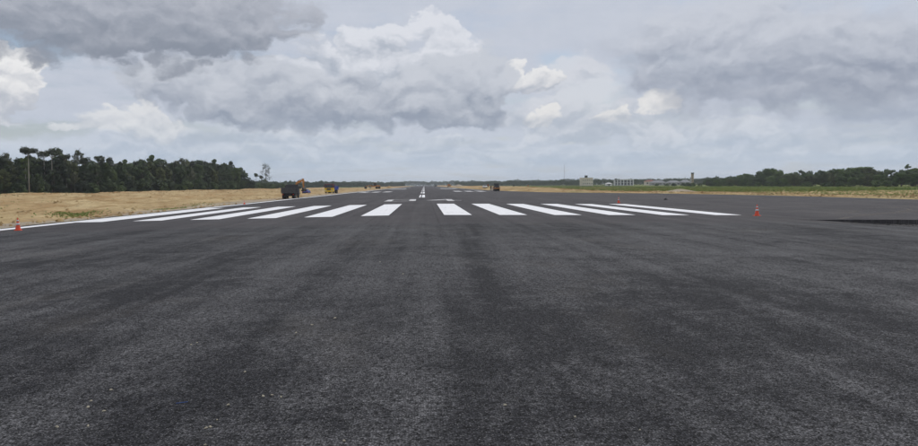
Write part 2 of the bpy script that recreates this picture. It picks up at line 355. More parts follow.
# ------------------------------------------------------------------ ground heights
CROWN = .0118
def road_z(x): return -CROWN * min(abs(x), 23.0) - .0018 * max(0.0, abs(x) - 23.0)
def vn(seed):                                   # cheap smooth value noise in numpy
    g = np.random.default_rng(seed).random((64, 64))
    def f(x, y):
        xi = np.floor(x).astype(int); yi = np.floor(y).astype(int); fx = x - xi; fy = y - yi
        fx = fx * fx * (3 - 2 * fx); fy = fy * fy * (3 - 2 * fy)
        q = lambda a, b: g[a % 64, b % 64]
        return (q(xi, yi) * (1 - fx) + q(xi + 1, yi) * fx) * (1 - fy) + (q(xi, yi + 1) * (1 - fx) + q(xi + 1, yi + 1) * fx) * fy
    return f
N1, N2, N3 = vn(1), vn(2), vn(3)
EDGE_Y = [-60, 77.4, 105.7, 139.3, 175.3, 208.8, 260, 420, 5000]
EDGE_X = [60.3, 60.3, 60.3, 53.0, 34.0, 29.2, 25.5, 23.6, 23.6]
def right_edge(y): return np.interp(y, EDGE_Y, EDGE_X)
def left_sand_z(x, y):
    s = -23.0 - x
    base = -.29 - .10 * np.clip(s / 10, 0, 1)
    ridge = np.exp(-((s - 72) / 16.0) ** 2) * .75 * (.55 + .9 * N1(x * .05, y * .035)) + np.exp(-((s - 30) / 10.0) ** 2) * .25 * N2(x * .06, y * .02)
    lump = (N1(x * .22 + 9, y * .12) - .5) * .56 + (N2(x * .7, y * .4) - .5) * .36 + (N3(x * 1.7, y * 1.3) - .5) * .06
    rut = (N3(x * .95, y * .018) - .5) * .22 + (N2(x * 2.1 + 5, y * .03) - .5) * .10
    return np.where(s < .01, -.262 + .008, base + np.clip(s / 6, 0, 1) * (ridge + lump) + np.clip(s / 2.5, 0, 1) * rut)
def right_bank_z(x, y):
    s = x - right_edge(y)
    zb = np.vectorize(road_z)(np.asarray(right_edge(y)))
    far = np.clip((y - 120) / 160, 0, 1)
    w = 14 + 16 * far
    hgt = .30 + .85 * far
    bank = np.clip(np.sin(np.clip(s / w, 0, 1) * np.pi), 0, 1) ** .8 * hgt * (.45 + .95 * N2(x * .06 + 3, y * .03))
    lump = (N1(x * .25, y * .2) - .5) * .25 + (N3(x * .9, y * .7) - .5) * .12
    return zb - .03 - .25 * np.clip(s / 30, 0, 1) + np.clip(s / 2.5, 0, 1) * (bank + lump * np.clip(1.3 - s / 45, .2, 1))
def grid(name, xs, ys, fx, fz, mat):
    """xs: lateral offsets, ys: distances; fx(s, y) and fz(x, y) give place and height"""
    S, Y = np.meshgrid(xs, ys); XX = fx(S, Y); Z = fz(XX, Y)
    v = np.stack([XX, Y, Z], -1).reshape(-1, 3); nx = len(xs); k = np.arange((len(ys) - 1) * nx).reshape(-1, nx)[:, :-1].reshape(-1)
    me = mesh(name, v, np.stack([k, k + 1, k + nx + 1, k + nx], 1), True)
    return tag(link(name, me, mat), kind='structure')
def geomsp(a, b, n, k=1.0): return a + (b - a) * ((np.exp(k * np.linspace(0, 1, n)) - 1) / (math.exp(k) - 1))

# ------------------------------------------------------------------ setting
gs = 3000
ground = tag(link('ground', mesh('ground', [(-gs, -400, -.62), (gs, -400, -.62), (gs, 3100, -.62), (-gs, 3100, -.62)], [(0, 1, 2, 3)]), M['field']), kind='structure')
grid('sand_strip', np.concatenate([np.linspace(0, 30, 60), np.linspace(30.8, 112, 110)]), geomsp(-50, 640, 520, 2.4), lambda s, y: -23.0 - s + np.where(s < .01, .65 * N2(y * .45, y * 0 + 3.0) ** 2 + .1 * N1(y * 2.0, y * 0), 0), left_sand_z, M['sand'])
grid('sand_strip_far', np.linspace(0, 60, 24), np.linspace(639, 1700, 120), lambda s, y: -23.6 - s, lambda x, y: -.30 - .2 * ((-23.6 - x) / 60) + (N1(x * .2, y * .05) - .5) * .35 * np.clip((-23.6 - x) / 5, 0, 1), M['verge'])
grid('sand_verge', np.concatenate([np.linspace(0, 34, 52), np.linspace(35.5, 95, 36)]), geomsp(-50, 1500, 460, 2.6), lambda s, y: right_edge(y) + s, right_bank_z, M['verge'])

# pavement: a crowned sheet; the newly laid course ends at a joint and stands proud of the unfinished taxiway corner
JX = [-23.0, 0, 12, 20, 23.1, 28.3, 45, 60.3]; JY = [36.6, 36.6, 36.9, 37.2, 37.2, 36.0, 32.0, 28.5]
def joint_y(x): return float(np.interp(x, JX, JY)) + (0 if x < 22.7 else min(1, (x - 22.7) / 2) * (.5 * (float(N3(np.array(x * 1.1), np.array(2.0))) - .5) + .28 * (float(N1(np.array(x * 3.7), np.array(5.0))) - .5)))
def sink(x, y):                                  # how far the unfinished corner lies below the new course
    d = np.clip((x - 22.6) / 4.0, 0, 1) * .26
    back = np.clip((y - (joint_y(x) - 9.0)) / 7.0, 0, 1)
    return d * (back * back * (3 - 2 * back))
def pavement():
    xs = sorted(set(list(np.linspace(-23, 23, 47)) + list(np.linspace(24, 60.3, 32)) + JX))
    ts = list(np.linspace(0, 1, 60) ** .6)
    v = []; nx = len(xs)
    for t in ts:
        for x in xs:
            y = -45 + (joint_y(x) + 45) * t
            und = (float(N2(x * .35, y * .25)) - .5) * .014
            v.append((x, y, road_z(x) - sink(x, y) + und * min(1, (1 - t) * 8)))
    f = [(i * nx + k, i * nx + k + 1, (i + 1) * nx + k + 1, (i + 1) * nx + k) for i in range(len(ts) - 1) for k in range(nx - 1)]
    tag(link('overrun_pavement', mesh('overrun_pavement', v, f, True), M['asphalt']), kind='structure')
    # the runway itself
    v, f = [], []
    ys = [0] + list(range(45, 140, 8)) + list(range(140, 300, 10)) + [320, 360, 420, 520, 700, 1000, 1500, 2000, 2300]
    NC = 200
    for i, y in enumerate(ys):
        xr = float(right_edge(y if i else 36))
        for k in range(NC):
            x = -23.0 + (k / 30.0) * 23.0 if k <= 30 else (k - 30) / (NC - 31.0) * xr
            yy = joint_y(x) if i == 0 else y
            v.append((x, yy, road_z(x) + (0 if i else .0)))
    for i in range(len(ys) - 1): f += [(i * NC + k, i * NC + k + 1, (i + 1) * NC + k + 1, (i + 1) * NC + k) for k in range(NC - 1)]
    n = len(v); v += [(a, b + .001, c - .6) for a, b, c in v[:NC]]
    f += [(n + k, n + k + 1, k + 1, k) for k in range(NC - 1)]
    me = mesh('runway', v, f); o = tag(link('runway', me, M['asphalt']), kind='structure')
    return o
runway = pavement()
def mark(name, x0, x1, y0, y1, mat, z=.004, seg=1):
    xs = np.linspace(x0, x1, max(2, int(abs(x1 - x0) / 1.2) + 2)); v, f = [], []
    nseg = max(1, seg)
    for j in range(nseg + 1):
        yy = y0 + (y1 - y0) * j / nseg
        v += [(x, yy, road_z(x) + z) for x in xs]
    n = len(xs)
    f = [(j * n + k, j * n + k + 1, (j + 1) * n + k + 1, (j + 1) * n + k) for j in range(nseg) for k in range(n - 1)]
    return link(name, mesh(name, v, f), mat, runway)
Y1, SL = 42.94, 25.84
for side in (-1, 1):
    for k in range(6):
        a = 1.8 + 3.6 * k; x0, x1 = sorted((side * a, side * (a + 1.8)))
        mark('threshold_stripe', x0 + random.uniform(-.03, .03), x1 + random.uniform(-.03, .03), Y1 + random.uniform(-.1, .1), Y1 + SL + random.uniform(-.25, .25), M['paint'])
# runway designation
def strokes(name, x0, y0, w, h, segs, t=.85):
    mb = MB()
    for (a, b, c, d) in segs:
        pa = Vector((x0 + a * w, y0 + b * h, 0)); pb = Vector((x0 + c * w, y0 + d * h, 0)); dr = (pb - pa).normalized(); nn = Vector((-dr.y, dr.x, 0)) * t / 2
        q = [pa - dr * t / 2 - nn, pb + dr * t / 2 - nn, pb + dr * t / 2 + nn, pa - dr * t / 2 + nn]
        mb.add([(p.x, p.y, road_z(p.x) + .004 + .0012 * len(mb.f)) for p in q], [(0, 1, 2, 3)])
    return mb.build(name, M['worn'], runway)
strokes('runway_number', -4.0, 81.9, 3.0, 9.0, [(0, 0, 0, 1), (0, 1, 1, 1), (1, 1, 1, 0), (1, 0, 0, 0)])
strokes('runway_number', 1.3, 81.9, 3.5, 9.0, [(.72, 0, .72, 1), (.72, 1, 0, .3), (0, .3, 1, .3)])
y = 104.0; k = 0
while y < 1900:
    mark('centreline_dash', -.32, .62, y, y + (27.5 if k == 0 else 30), M['paint'], seg=2); y += 50; k += 1
for yy, L, bars in ((201, 24, ((10, 12.3), (13.6, 15.9), (17.3, 19.6))), (352, 45, ((9.5, 18.5),)), (520, 24, ((10, 12.3), (13.6, 15.9)))):
    for a, b in bars:
        for s in (-1, 1):
            x0, x1 = sorted((s * a, s * b)); mark('touchdown_bar', x0, x1, yy, yy + L, M['worn'] if yy != 201 else M['thin'], seg=2)
mark('edge_line', -22.35, -21.45, 35.2, 1900, M['paint'], seg=160)
mark('edge_line', 21.6, 22.3, 240, 1900, M['worn'], seg=120)
# pale dusty tyre sweeps on the unfinished corner
def ribbon(name, pts, w, mat):
    from mathutils.geometry import interpolate_bezier
    P = []
    p0, h0, h1, p1 = [Vector((*q, 0)) for q in pts]
    P = interpolate_bezier(p0, h0, h1, p1, 40); v, f = [], []
    for i, q in enumerate(P):
        d = (P[min(i + 1, 39)] - P[max(i - 1, 0)]).normalized(); n = Vector((-d.y, d.x, 0)) * w * (.5 + .35 * math.sin(i * .8) * random.random()) / 1.2
        for r in (q - n, q + n): v.append((r.x, r.y, road_z(r.x) + .005))
    f = [(2 * i, 2 * i + 1, 2 * i + 3, 2 * i + 2) for i in range(39)]
    return link(name, mesh(name, v, f), mat, runway)
def dust_mat():
    m, t, b = newmat('tyre_dust'); P = geo_pos(t); n = noise(t, P, 1.4, 6, .7); n2 = noise(t, P, 20, 3, .6)
    b.inputs['Base Color'].default_value = (.20, .175, .15, 1); b.inputs['Roughness'].default_value = .95
    t.links.new(((n - .5) * 2.0 + (n2 - .5) * 1.2 + .42).sat().k, b.inputs['Alpha']); return m
M['dust'] = dust_mat()
ribbon('tyre_sweep', [(24.9, 37.6), (30, 44), (44, 50), (38.0, 56)], .35, M['dust'])
ribbon('tyre_sweep', [(28.7, 41.8), (36, 46), (48, 52), (38.5, 58)], .35, M['dust'])
ribbon('tyre_sweep', [(27, 52), (33, 50.5), (35, 48), (29.5, 45)], .4, M['dust'])
ribbon('tyre_sweep', [(14.5, 41.5), (17, 42.5), (20, 41), (23, 41.6)], .22, M['dust'])

def ground_z(x, y):
    if x < -23: return float(left_sand_z(np.array(x), np.array(y))) if x > -135 else -.62
    if x > right_edge(y): return float(right_bank_z(np.array([x]), np.array([y]))[0]) if x < right_edge(y) + 95 else -.62
    return road_z(x)

# ------------------------------------------------------------------ vegetation
def leaf_cloud(clumps, size, r, flat=.0, shell=.55):
    """many small folded leaf sprays spread through ellipsoidal clumps: (centre, radii, count)"""
    V, Fc = [], []; n0 = 0
    for c, rad, n in clumps:
        d = r.normal(size=(n, 3)); d /= np.linalg.norm(d, axis=1)[:, None]
        q = (shell + (1 - shell) * r.random(n) ** .6) * (.75 + .35 * r.random(n)); q[r.random(n) < .06] *= 1.22
        P = np.array(c) + d * q[:, None] * np.array(rad)
        nrm = r.normal(size=(n, 3)) * .55 + d * 1.0; nrm[:, 2] += .35 + flat; nrm /= np.linalg.norm(nrm, axis=1)[:, None]
        a = np.cross(nrm, r.normal(size=(n, 3))); a /= np.linalg.norm(a, axis=1)[:, None]; b = np.cross(nrm, a)
        s = size * (.55 + .9 * r.random(n))[:, None]; w = s * (.45 + .4 * r.random(n))[:, None]
        quad = np.stack([P - a * s, P - b * w + nrm * s * .18, P + a * s, P + b * w + nrm * s * .18], 1).reshape(-1, 3)
        V.append(quad); k = np.arange(n) * 4 + n0; Fc.append(np.stack([k, k + 1, k + 2, k + 3], 1)); n0 += 4 * n
    return np.concatenate(V), np.concatenate(Fc)
def tree_proto(name, label, cat, group, H, first, spread, nclump, crad, leaves, size, seed, leaf, bark, flat=1.0, trunk_r=.2, profile='round', twigs=0):
    r = np.random.default_rng(seed); root = empty(name); tag(root, label, cat, group)
    top = H - crad * flat * .8; bend = r.normal(size=2) * H * .02
    pts = [(0, 0, -.3), (bend[0] * .3, bend[1] * .3, H * .3), (bend[0], bend[1], H * .6), (bend[0] * 1.3, bend[1] * 1.3, top)]
    mb = MB().tube(pts, [trunk_r * 1.25, trunk_r, trunk_r * .75, trunk_r * .3], 8)
    cl = []
    for i in range(nclump):
        t = (i + .5) / nclump; zc = first + (top - first) * (t ** .85 if profile != 'umbrella' else .6 + .4 * t)
        u = (zc - first) / max(.1, top - first)
        wd = {'round': math.sqrt(max(.05, 1 - (1.75 * u - .8) ** 2 * .85)), 'umbrella': 1.0 - .5 * u * u, 'cone': 1.05 - .8 * u, 'sparse': .75 + .25 * math.sin(u * 5)}[profile]
        ang = i * 2.4 + r.random() * .9; rr = spread * wd * (.45 + .6 * r.random() ** .7)
        if i == nclump - 1: rr *= .25
        cx, cy = bend[0] + rr * math.cos(ang), bend[1] + rr * math.sin(ang); k = crad * (.65 + .6 * r.random())
        cl.append(((cx, cy, zc + r.normal() * .25), (k, k, k * flat * (.8 + .4 * r.random())), int(leaves / nclump * (k / crad) ** 2) + 8))
        zs = max(first * .5, zc - rr * .55 - .6); f = min(1, zs / top)
        mb.tube([(bend[0] * f, bend[1] * f, zs), ((bend[0] * f + cx) / 2, (bend[1] * f + cy) / 2, (zs + zc) / 2 + .1), (cx, cy, zc)], [trunk_r * .38, trunk_r * .25, trunk_r * .08], 5)
        for j in range(twigs):
            e = r.normal(size=3) * k * .9; e[2] = abs(e[2]) * 1.1
            mb.tube([(cx, cy, zc), (cx + e[0] * .5, cy + e[1] * .5, zc + e[2] * .6), (cx + e[0], cy + e[1], zc + e[2])], [.035, .025, .012], 3)
    mb.build('trunk', bark, root, smooth=True)
    v, f = leaf_cloud(cl, size, r, flat=.3 if profile == 'umbrella' else .0)
    link('crown', mesh('crown', v, f), leaf, root)
    return root
used = set(); LAB = {}
def plant(proto, x, y, s, z=None, label=None, group=None):
    o = proto if proto.name not in used else copy_tree(proto)
    used.add(proto.name)
    o.location = (x, y, ground_z(x, y) - .05 if z is None else z); o.rotation_euler = (0, 0, random.random() * 6.28); o.scale = (s * random.uniform(.9, 1.1), s * random.uniform(.9, 1.1), s)
    if label: o['label'] = label
    if group: o['group'] = group
    return o
T_umb = [tree_proto('emergent_tree', l, 'tree', 'flat crowned trees rising over the forest', 15.0, 11.0 + i * .4, 3.0 - i * .4, 12 - i, .95, 560, .24, 20 + i, M['leaf_dark'], M['bark_pale'], .68, .15, 'umbrella', twigs=3) for i, l in enumerate(('pale-trunked forest tree with wide flat crown', 'pale-trunked forest tree with layered flat crown', 'pale-trunked forest tree with small flat crown'))]
T_den = [tree_proto('forest_tree', l, 'tree', 'leafy forest trees beside the sand', 12.6, 2.6 + i * .8, 2.9 - .2 * i, 19, 1.25, 2900, .30, 30 + i, M[m], M['bark'], .85, .2, 'round') for i, (l, m) in enumerate((('dense dark green forest tree', 'leaf_dark'), ('dense olive-tinted forest tree', 'leaf_olive'), ('full mid-green forest tree', 'leaf_mid')))]
T_col = [tree_proto('slender_tree', l, 'tree', 'slender forest trees beside the sand', 13.6, 3.5 + i, 1.7 + .3 * i, 13, .95, n, .27, 40 + i, M[m], M['bark_pale'], .9, .13, 'sparse', twigs=2 + 3 * i) for i, (l, m, n) in enumerate((('slender mid-green forest tree', 'leaf_mid', 1300), ('slender dark forest tree', 'leaf_dark', 1100), ('thin grey-green forest tree with branches showing', 'leaf_pale', 700)))]
T_und = [tree_proto('understorey_shrub', l, 'shrub', 'shrubs at the foot of the forest edge', 5.0, .5, 2.3, 11, 1.15, 1500, .28, 50 + i, M[m], M['bark'], .9, .09, 'round') for i, (l, m) in enumerate((('dark leafy shrub at the foot of the forest edge', 'leaf_dark'), ('mid-green leafy shrub at the foot of the forest edge', 'leaf_mid')))]
fx = lambda y: np.interp(y, [100, 195, 255, 330, 385], [-126, -123, -112, -101, -96])        # forest edge
y = 118.0
while y < 384:
    plant(random.choice(T_und), fx(y) - random.uniform(-1.2, 3.5), y, random.uniform(.45, 1.25)); y += random.uniform(2.6, 4.8)
y = 118.0
while y < 384:
    plant(random.choice(T_und), fx(y) - random.uniform(9, 14), y, random.uniform(.8, 1.3), label='leafy shrub between the first ranks of the forest'); y += random.uniform(3.6, 5.0)
for off, dy, h0, h1, pick, rank in ((3.5, 5.4, .55, .95, 'dds', ' in the front rank along the sand'), (8.5, 5.2, .78, 1.08, 'ddds', ' in the second rank of the forest'), (15, 6.2, .86, 1.20, 'dsss', ' standing behind the second rank of the forest'), (22, 8.5, .98, 1.28, 'dssu', ' showing its top over the forest ranks'), (30, 5.0, .80, 1.02, 'dds', ' deep in the forest behind the other ranks')):
    y = 116.0 + random.random() * 3
    while y < 384:
        k = random.choice(pick); pr = random.choice({'d': T_den, 's': T_col, 'u': T_umb}[k])
        s = random.uniform(h0, h1) * (.92 if k == 'u' else 1.0) * (1 + .10 * (y - 195) / 180) * .97
        base = LAB.setdefault(pr.name, pr['label'])
        plant(pr, fx(y) - off - random.uniform(-1.8, 1.8), y, s, label=base + rank); y += dy * random.uniform(.6, 1.45)
def at_dist(px, Y):                              # lateral place of a picture column at a distance along the runway
    d = ray(px, 186); return CX + d.x / d.y * Y
for px, Y, sz, pr, lb in ((29, 208, .97, 1, 'tall pale-trunked tree standing before the forest with flat crown'), (52, 224, 1.01, 0, 'tallest flat-crowned tree of the forest edge'), (45, 226, .97, 2, 'flat-crowned tree touching the tallest one at the forest edge'),
                        (67, 232, .90, 1, 'layered flat-crowned tree rising just over the forest'), (84, 246, .86, 0, 'wide flat-crowned tree rising just over the forest'), (143, 290, .93, 0, 'wide flat-crowned tree over the farther half of the forest'), (213, 352, 1.0, 1, 'layered flat-crowned tree near the forest end')):
    plant(T_umb[pr], at_dist(px, Y), Y, sz, label=lb)
# three thin trees standing apart past the forest's end
T_sp = tree_proto('sparse_tree', 'tall thin half-bare tree standing apart beyond the forest end', 'tree', None, 16.5, 6.0, 3.0, 17, 1.15, 260, .26, 61, M['leaf_pale'], M['bark'], .9, .15, 'sparse', twigs=16)
plant(T_sp, at_dist(266.5, 430), 430, 1.0)
T_ball = tree_proto('ball_crowned_tree', 'small tree with one round dark crown on a bare trunk past the forest', 'tree', 'round crowned trees past the forest end', 10.5, 8.6, 1.3, 7, .75, 520, .26, 62, M['leaf_dark'], M['bark'], .8, .12, 'round')
plant(T_ball, at_dist(256.5, 425), 425, .95); plant(T_ball, at_dist(261.5, 433), 433, .88)
T_gr = [tree_proto('round_bush', 'low round green bush beside the thin trees past the forest', 'bush', 'bushes past the forest end', 4.2, .4, 2.6, 9, 1.3, 900, .34, 64, M['leaf_mid'], M['bark'], .8, .08, 'round')]
for px, Y, s in ((252, 392, 1.15), (257, 410, .95), (263, 418, 1.0), (270, 425, .9), (277, 440, .85), (283, 462, .8)): plant(T_gr[0], at_dist(px, Y), Y, s)

for _t in T_umb + T_den + T_col + T_und:
    if _t.name not in used:
        for _c in list(_t.children): bpy.data.objects.remove(_c)
        bpy.data.objects.remove(_t)
# right-hand side: broad round-crowned trees behind a green field
GR = 'round crowned trees behind the green field'
T_rd = [tree_proto('broad_tree', l, 'tree', GR, 8.6, 1.2, 3.9 + .3 * i, 20, 1.5, 3000, .34, 70 + i, M[m], M['bark'], .78, .2, 'round') for i, (l, m) in enumerate((('broad round-crowned green tree', 'leaf_round'), ('broad round-crowned dark green tree', 'leaf_round2'), ('broad round-crowned olive tree', 'leaf_olive')))]
T_sb = [tree_proto('field_bush', 'low green bush at the foot of the round-crowned trees', 'bush', 'bushes along the foot of the round crowned trees', 3.2, .3, 2.2, 9, 1.0, 1000, .26, 80 + i, M['leaf_mid'], M['bark'], .8, .07, 'round') for i in range(2)]
tx = lambda y: np.interp(y, [150, 300, 420, 560, 640], [232, 218, 212, 212, 216])
for off, dy, h0, h1, rank in ((0, 8.0, .55, .88, ' in the front rank behind the grassy field'), (8, 9, .75, 1.0, ' in the second rank behind the grassy field'), (17, 11, .92, 1.2, ' showing over the two ranks behind the grassy field')):
    y = 165.0 + random.random() * 4
    while y < 500:
        pr = random.choice(T_rd); base = LAB.setdefault(pr.name, pr['label'])
        plant(pr, tx(y) + off + random.uniform(-2, 2), y, random.uniform(h0, h1) * (1 - .25 * max(0, (y - 420) / 80)), z=-.65, label=base + rank); y += dy * random.uniform(.6, 1.4)
for px, Y, s in ((767, 415, 1.34), (775, 412, 1.25), (860, 340, 1.2), (838, 352, 1.12)):
    plant(T_rd[0], at_dist(px, Y), Y, s, z=-.65, label='large round-crowned green tree standing higher than its neighbours')
y = 165.0
while y < 540:
    plant(random.choice(T_sb), tx(y) - random.uniform(4, 22), y, random.uniform(.4, 1.0), z=-.65); y += random.uniform(4.5, 9)
T_em = tree_proto('lone_tall_tree', 'one thin tree rising above the round-crowned trees', 'tree', None, 11.4, 8.4, 1.5, 6, .8, 420, .26, 90, M['leaf_round'], M['bark'], .7, .1, 'umbrella')
plant(T_em, at_dist(908.5, 318), 318, .93, z=-.65)

# far woods that read as one dark band
def woods(name, label, path, depth, n, h, size, seed, leaf):
    r = np.random.default_rng(seed); P = np.array(path, float); seg = np.linalg.norm(np.diff(P, axis=0), axis=1); cum = np.concatenate([[0], np.cumsum(seg)])
    t = r.random(n) * cum[-1]; x = np.interp(t, cum, P[:, 0]); yy = np.interp(t, cum, P[:, 1])
    nf = vn(seed)
    k = depth * r.random(n)
    ang = np.arctan2(yy, x); x = x + np.cos(ang) * k; yy = yy + np.sin(ang) * k
    hh = h * (.62 + .34 * nf(t * .045, t * 0 + 3) + .32 * nf(t * .16, t * 0 + 9) + .16 * r.random(n)); hh[r.random(n) < .012] *= 1.18
    z = hh * r.random(n) ** .55 - .7
    nrm = r.normal(size=(n, 3)); nrm /= np.linalg.norm(nrm, axis=1)[:, None]; a = np.cross(nrm, r.normal(size=(n, 3))); a /= np.linalg.norm(a, axis=1)[:, None]; b = np.cross(nrm, a)
    C0 = np.stack([x, yy, z], 1); s = size * (.5 + r.random(n))[:, None]
    V = np.stack([C0 - a * s, C0 - b * s * .7, C0 + a * s, C0 + b * s * .7], 1).reshape(-1, 3); i = np.arange(n) * 4
    o = link(name, mesh(name, V, np.stack([i, i + 1, i + 2, i + 3], 1)), leaf)
    return tag(o, label, 'woods', None, 'stuff')
D = lambda px, Y: (at_dist(px, Y), Y)
woods('far_woods', 'dark band of distant woods closing the far end of the runway', [D(-250, 1500), D(0, 1650), D(250, 1700), D(424, 1900), D(560, 1650), D(750, 1450), D(1000, 1300), D(1250, 1150)], 160, 70000, 11.5, 1.5, 101, M['leaf_far'])
woods('distant_wood', 'green wood beyond the dump truck on the sand side', [D(236, 640), D(268, 690), D(300, 800), D(335, 960), D(372, 1150), D(405, 1400)], 60, 22000, 7.4, .85, 102, M['leaf_far'])
woods('distant_thicket', 'green thicket behind the cream building and the grey sheds', [D(455, 1250), D(520, 1020), D(580, 880), D(640, 860), D(700, 820), D(735, 700)], 90, 26000, 7.0, .9, 103, M['leaf_far'])
# uncountable grass and weeds
def tufts(name, label, pts, h, leaf, seed, nb=4):
    r = np.random.default_rng(seed); P = np.repeat(np.array(pts), nb, 0); n = len(P); hh = h * (.4 + .9 * r.random(n))[:, None]
    a = r.normal(size=(n, 3)); a[:, 2] = 0; a /= np.linalg.norm(a, axis=1)[:, None]; lean = r.normal(size=(n, 3)) * .5; lean[:, 2] = 1
    P = P + r.normal(size=(n, 3)) * np.array([.25, .25, 0]) * h * 1.2
    V = np.stack([P - a * hh * .3, P + a * hh * .3, P + lean * hh + a * hh * .12, P + lean * hh - a * hh * .12], 1).reshape(-1, 3); i = np.arange(n) * 4
    return tag(link(name, mesh(name, V, np.stack([i, i + 1, i + 2, i + 3], 1)), leaf), label, 'grass', None, 'stuff')
def field_pts(n, y0, y1, s0, s1, seed, nf_s=.03, thr=.45):
    r = np.random.default_rng(seed); yy = y0 + (y1 - y0) * r.random(n) ** 1.5; e = np.interp(yy, EDGE_Y, EDGE_X); x = e + s0 + (s1 - s0) * r.random(n)
    keep = vn(seed)(x * nf_s * 1.5, yy * nf_s) > thr; x, yy = x[keep], yy[keep]
    z = np.where(x < right_edge(yy) + 95, right_bank_z(x, yy), -.62) - .03
    return np.stack([x, yy, z], 1)
tufts('field_grass', 'rough green grass covering the field beyond the sand verge', field_pts(34000, 70, 640, 15, 165, 201, .03, .22), .20, M['grass'], 202, 4)
tufts('tall_weeds', 'taller green weeds growing before the distant thicket', field_pts(9000, 170, 700, 34, 150, 203, .02, .42), .45, M['grass'], 204, 4)
tufts('dry_grass', 'dry straw-coloured grass scattered along the sand verge', field_pts(9000, 60, 700, 1.5, 45, 205, .06, .55), .18, M['straw'], 206, 3)
def weed_patch(spots, seed):
    r = np.random.default_rng(seed); out = []
    for cx, cy, rx, ry, n in spots:
        x = cx + r.normal(size=n) * rx * .5; yy = cy + r.normal(size=n) * ry * .5; x = np.minimum(x, -23.3)
        out.append(np.stack([x, yy, left_sand_z(x, yy) - .02], 1))
    return np.concatenate(out)
tufts('sand_weeds', 'patches of green weeds on the sand beside the white edge line', weed_patch([(-29.0, 58, 1.2, 2.4, 260), (-29.5, 59, 2.5, 5, 60), (-26.5, 72, 1.0, 4.5, 150), (-27, 84, 1.5, 6, 50), (-48, 74, 4, 8, 40), (-60, 110, 6, 10, 60), (-110, 175, 14, 30, 900)], 207), .11, M['grass'], 208, 5)
tufts('dry_scrub', 'dry scrub scattered over the sand before the forest', weed_patch([(-100, 190, 20, 60, 700), (-88, 280, 14, 60, 700), (-75, 380, 25, 50, 700), (-55, 300, 14, 110, 300), (-45, 480, 30, 120, 900)], 209), .22, M['straw'], 210, 3)

# ------------------------------------------------------------------ traffic cones
def make_cone(label, loc, h, group, rz):
    t = empty('traffic_cone', loc, rz, h / .72); tag(t, label, 'cone', group)
    MB().box(-.185, .185, -.185, .185, 0, .035, .012, .012).build('base', M['cone'], t, .008)
    MB().lathe([(.150, .034), (.142, .055), (.088, .35), (.030, .70), (.024, .72), (.012, .722)], 24).build('cone_body', M['cone'], t, smooth=True)
    for z0, z1 in ((.32, .43), (.53, .61)):
        rr = lambda z: .150 - (z - .03) * .1745 + .004
        MB().lathe([(rr(z0) - .003, z0), (rr(z0), z0 + .002), (rr(z1), z1 - .002), (rr(z1) - .003, z1)], 24).build('reflective_band', M['band'], t, smooth=True)
    return t
make_cone('orange and white cone beside the beginning of the white edge line', (-20.45, 35.3, road_z(20.4)), .64, 'cones along the runway threshold', .3)
make_cone('small orange cone on the white edge line next to the bare sand', (-21.7, 83.2, road_z(21.7) + .006), .50, 'cones along the runway threshold', .8)
make_cone('orange and white cone at the far end of the outermost threshold stripe', (22.2, 73.1, road_z(22.2)), .70, 'cones along the runway threshold', .1)
make_cone('orange and white cone at the near end of the outermost threshold stripe', (22.1, 42.0, road_z(22.1)), .73, 'cones along the runway threshold', .5)

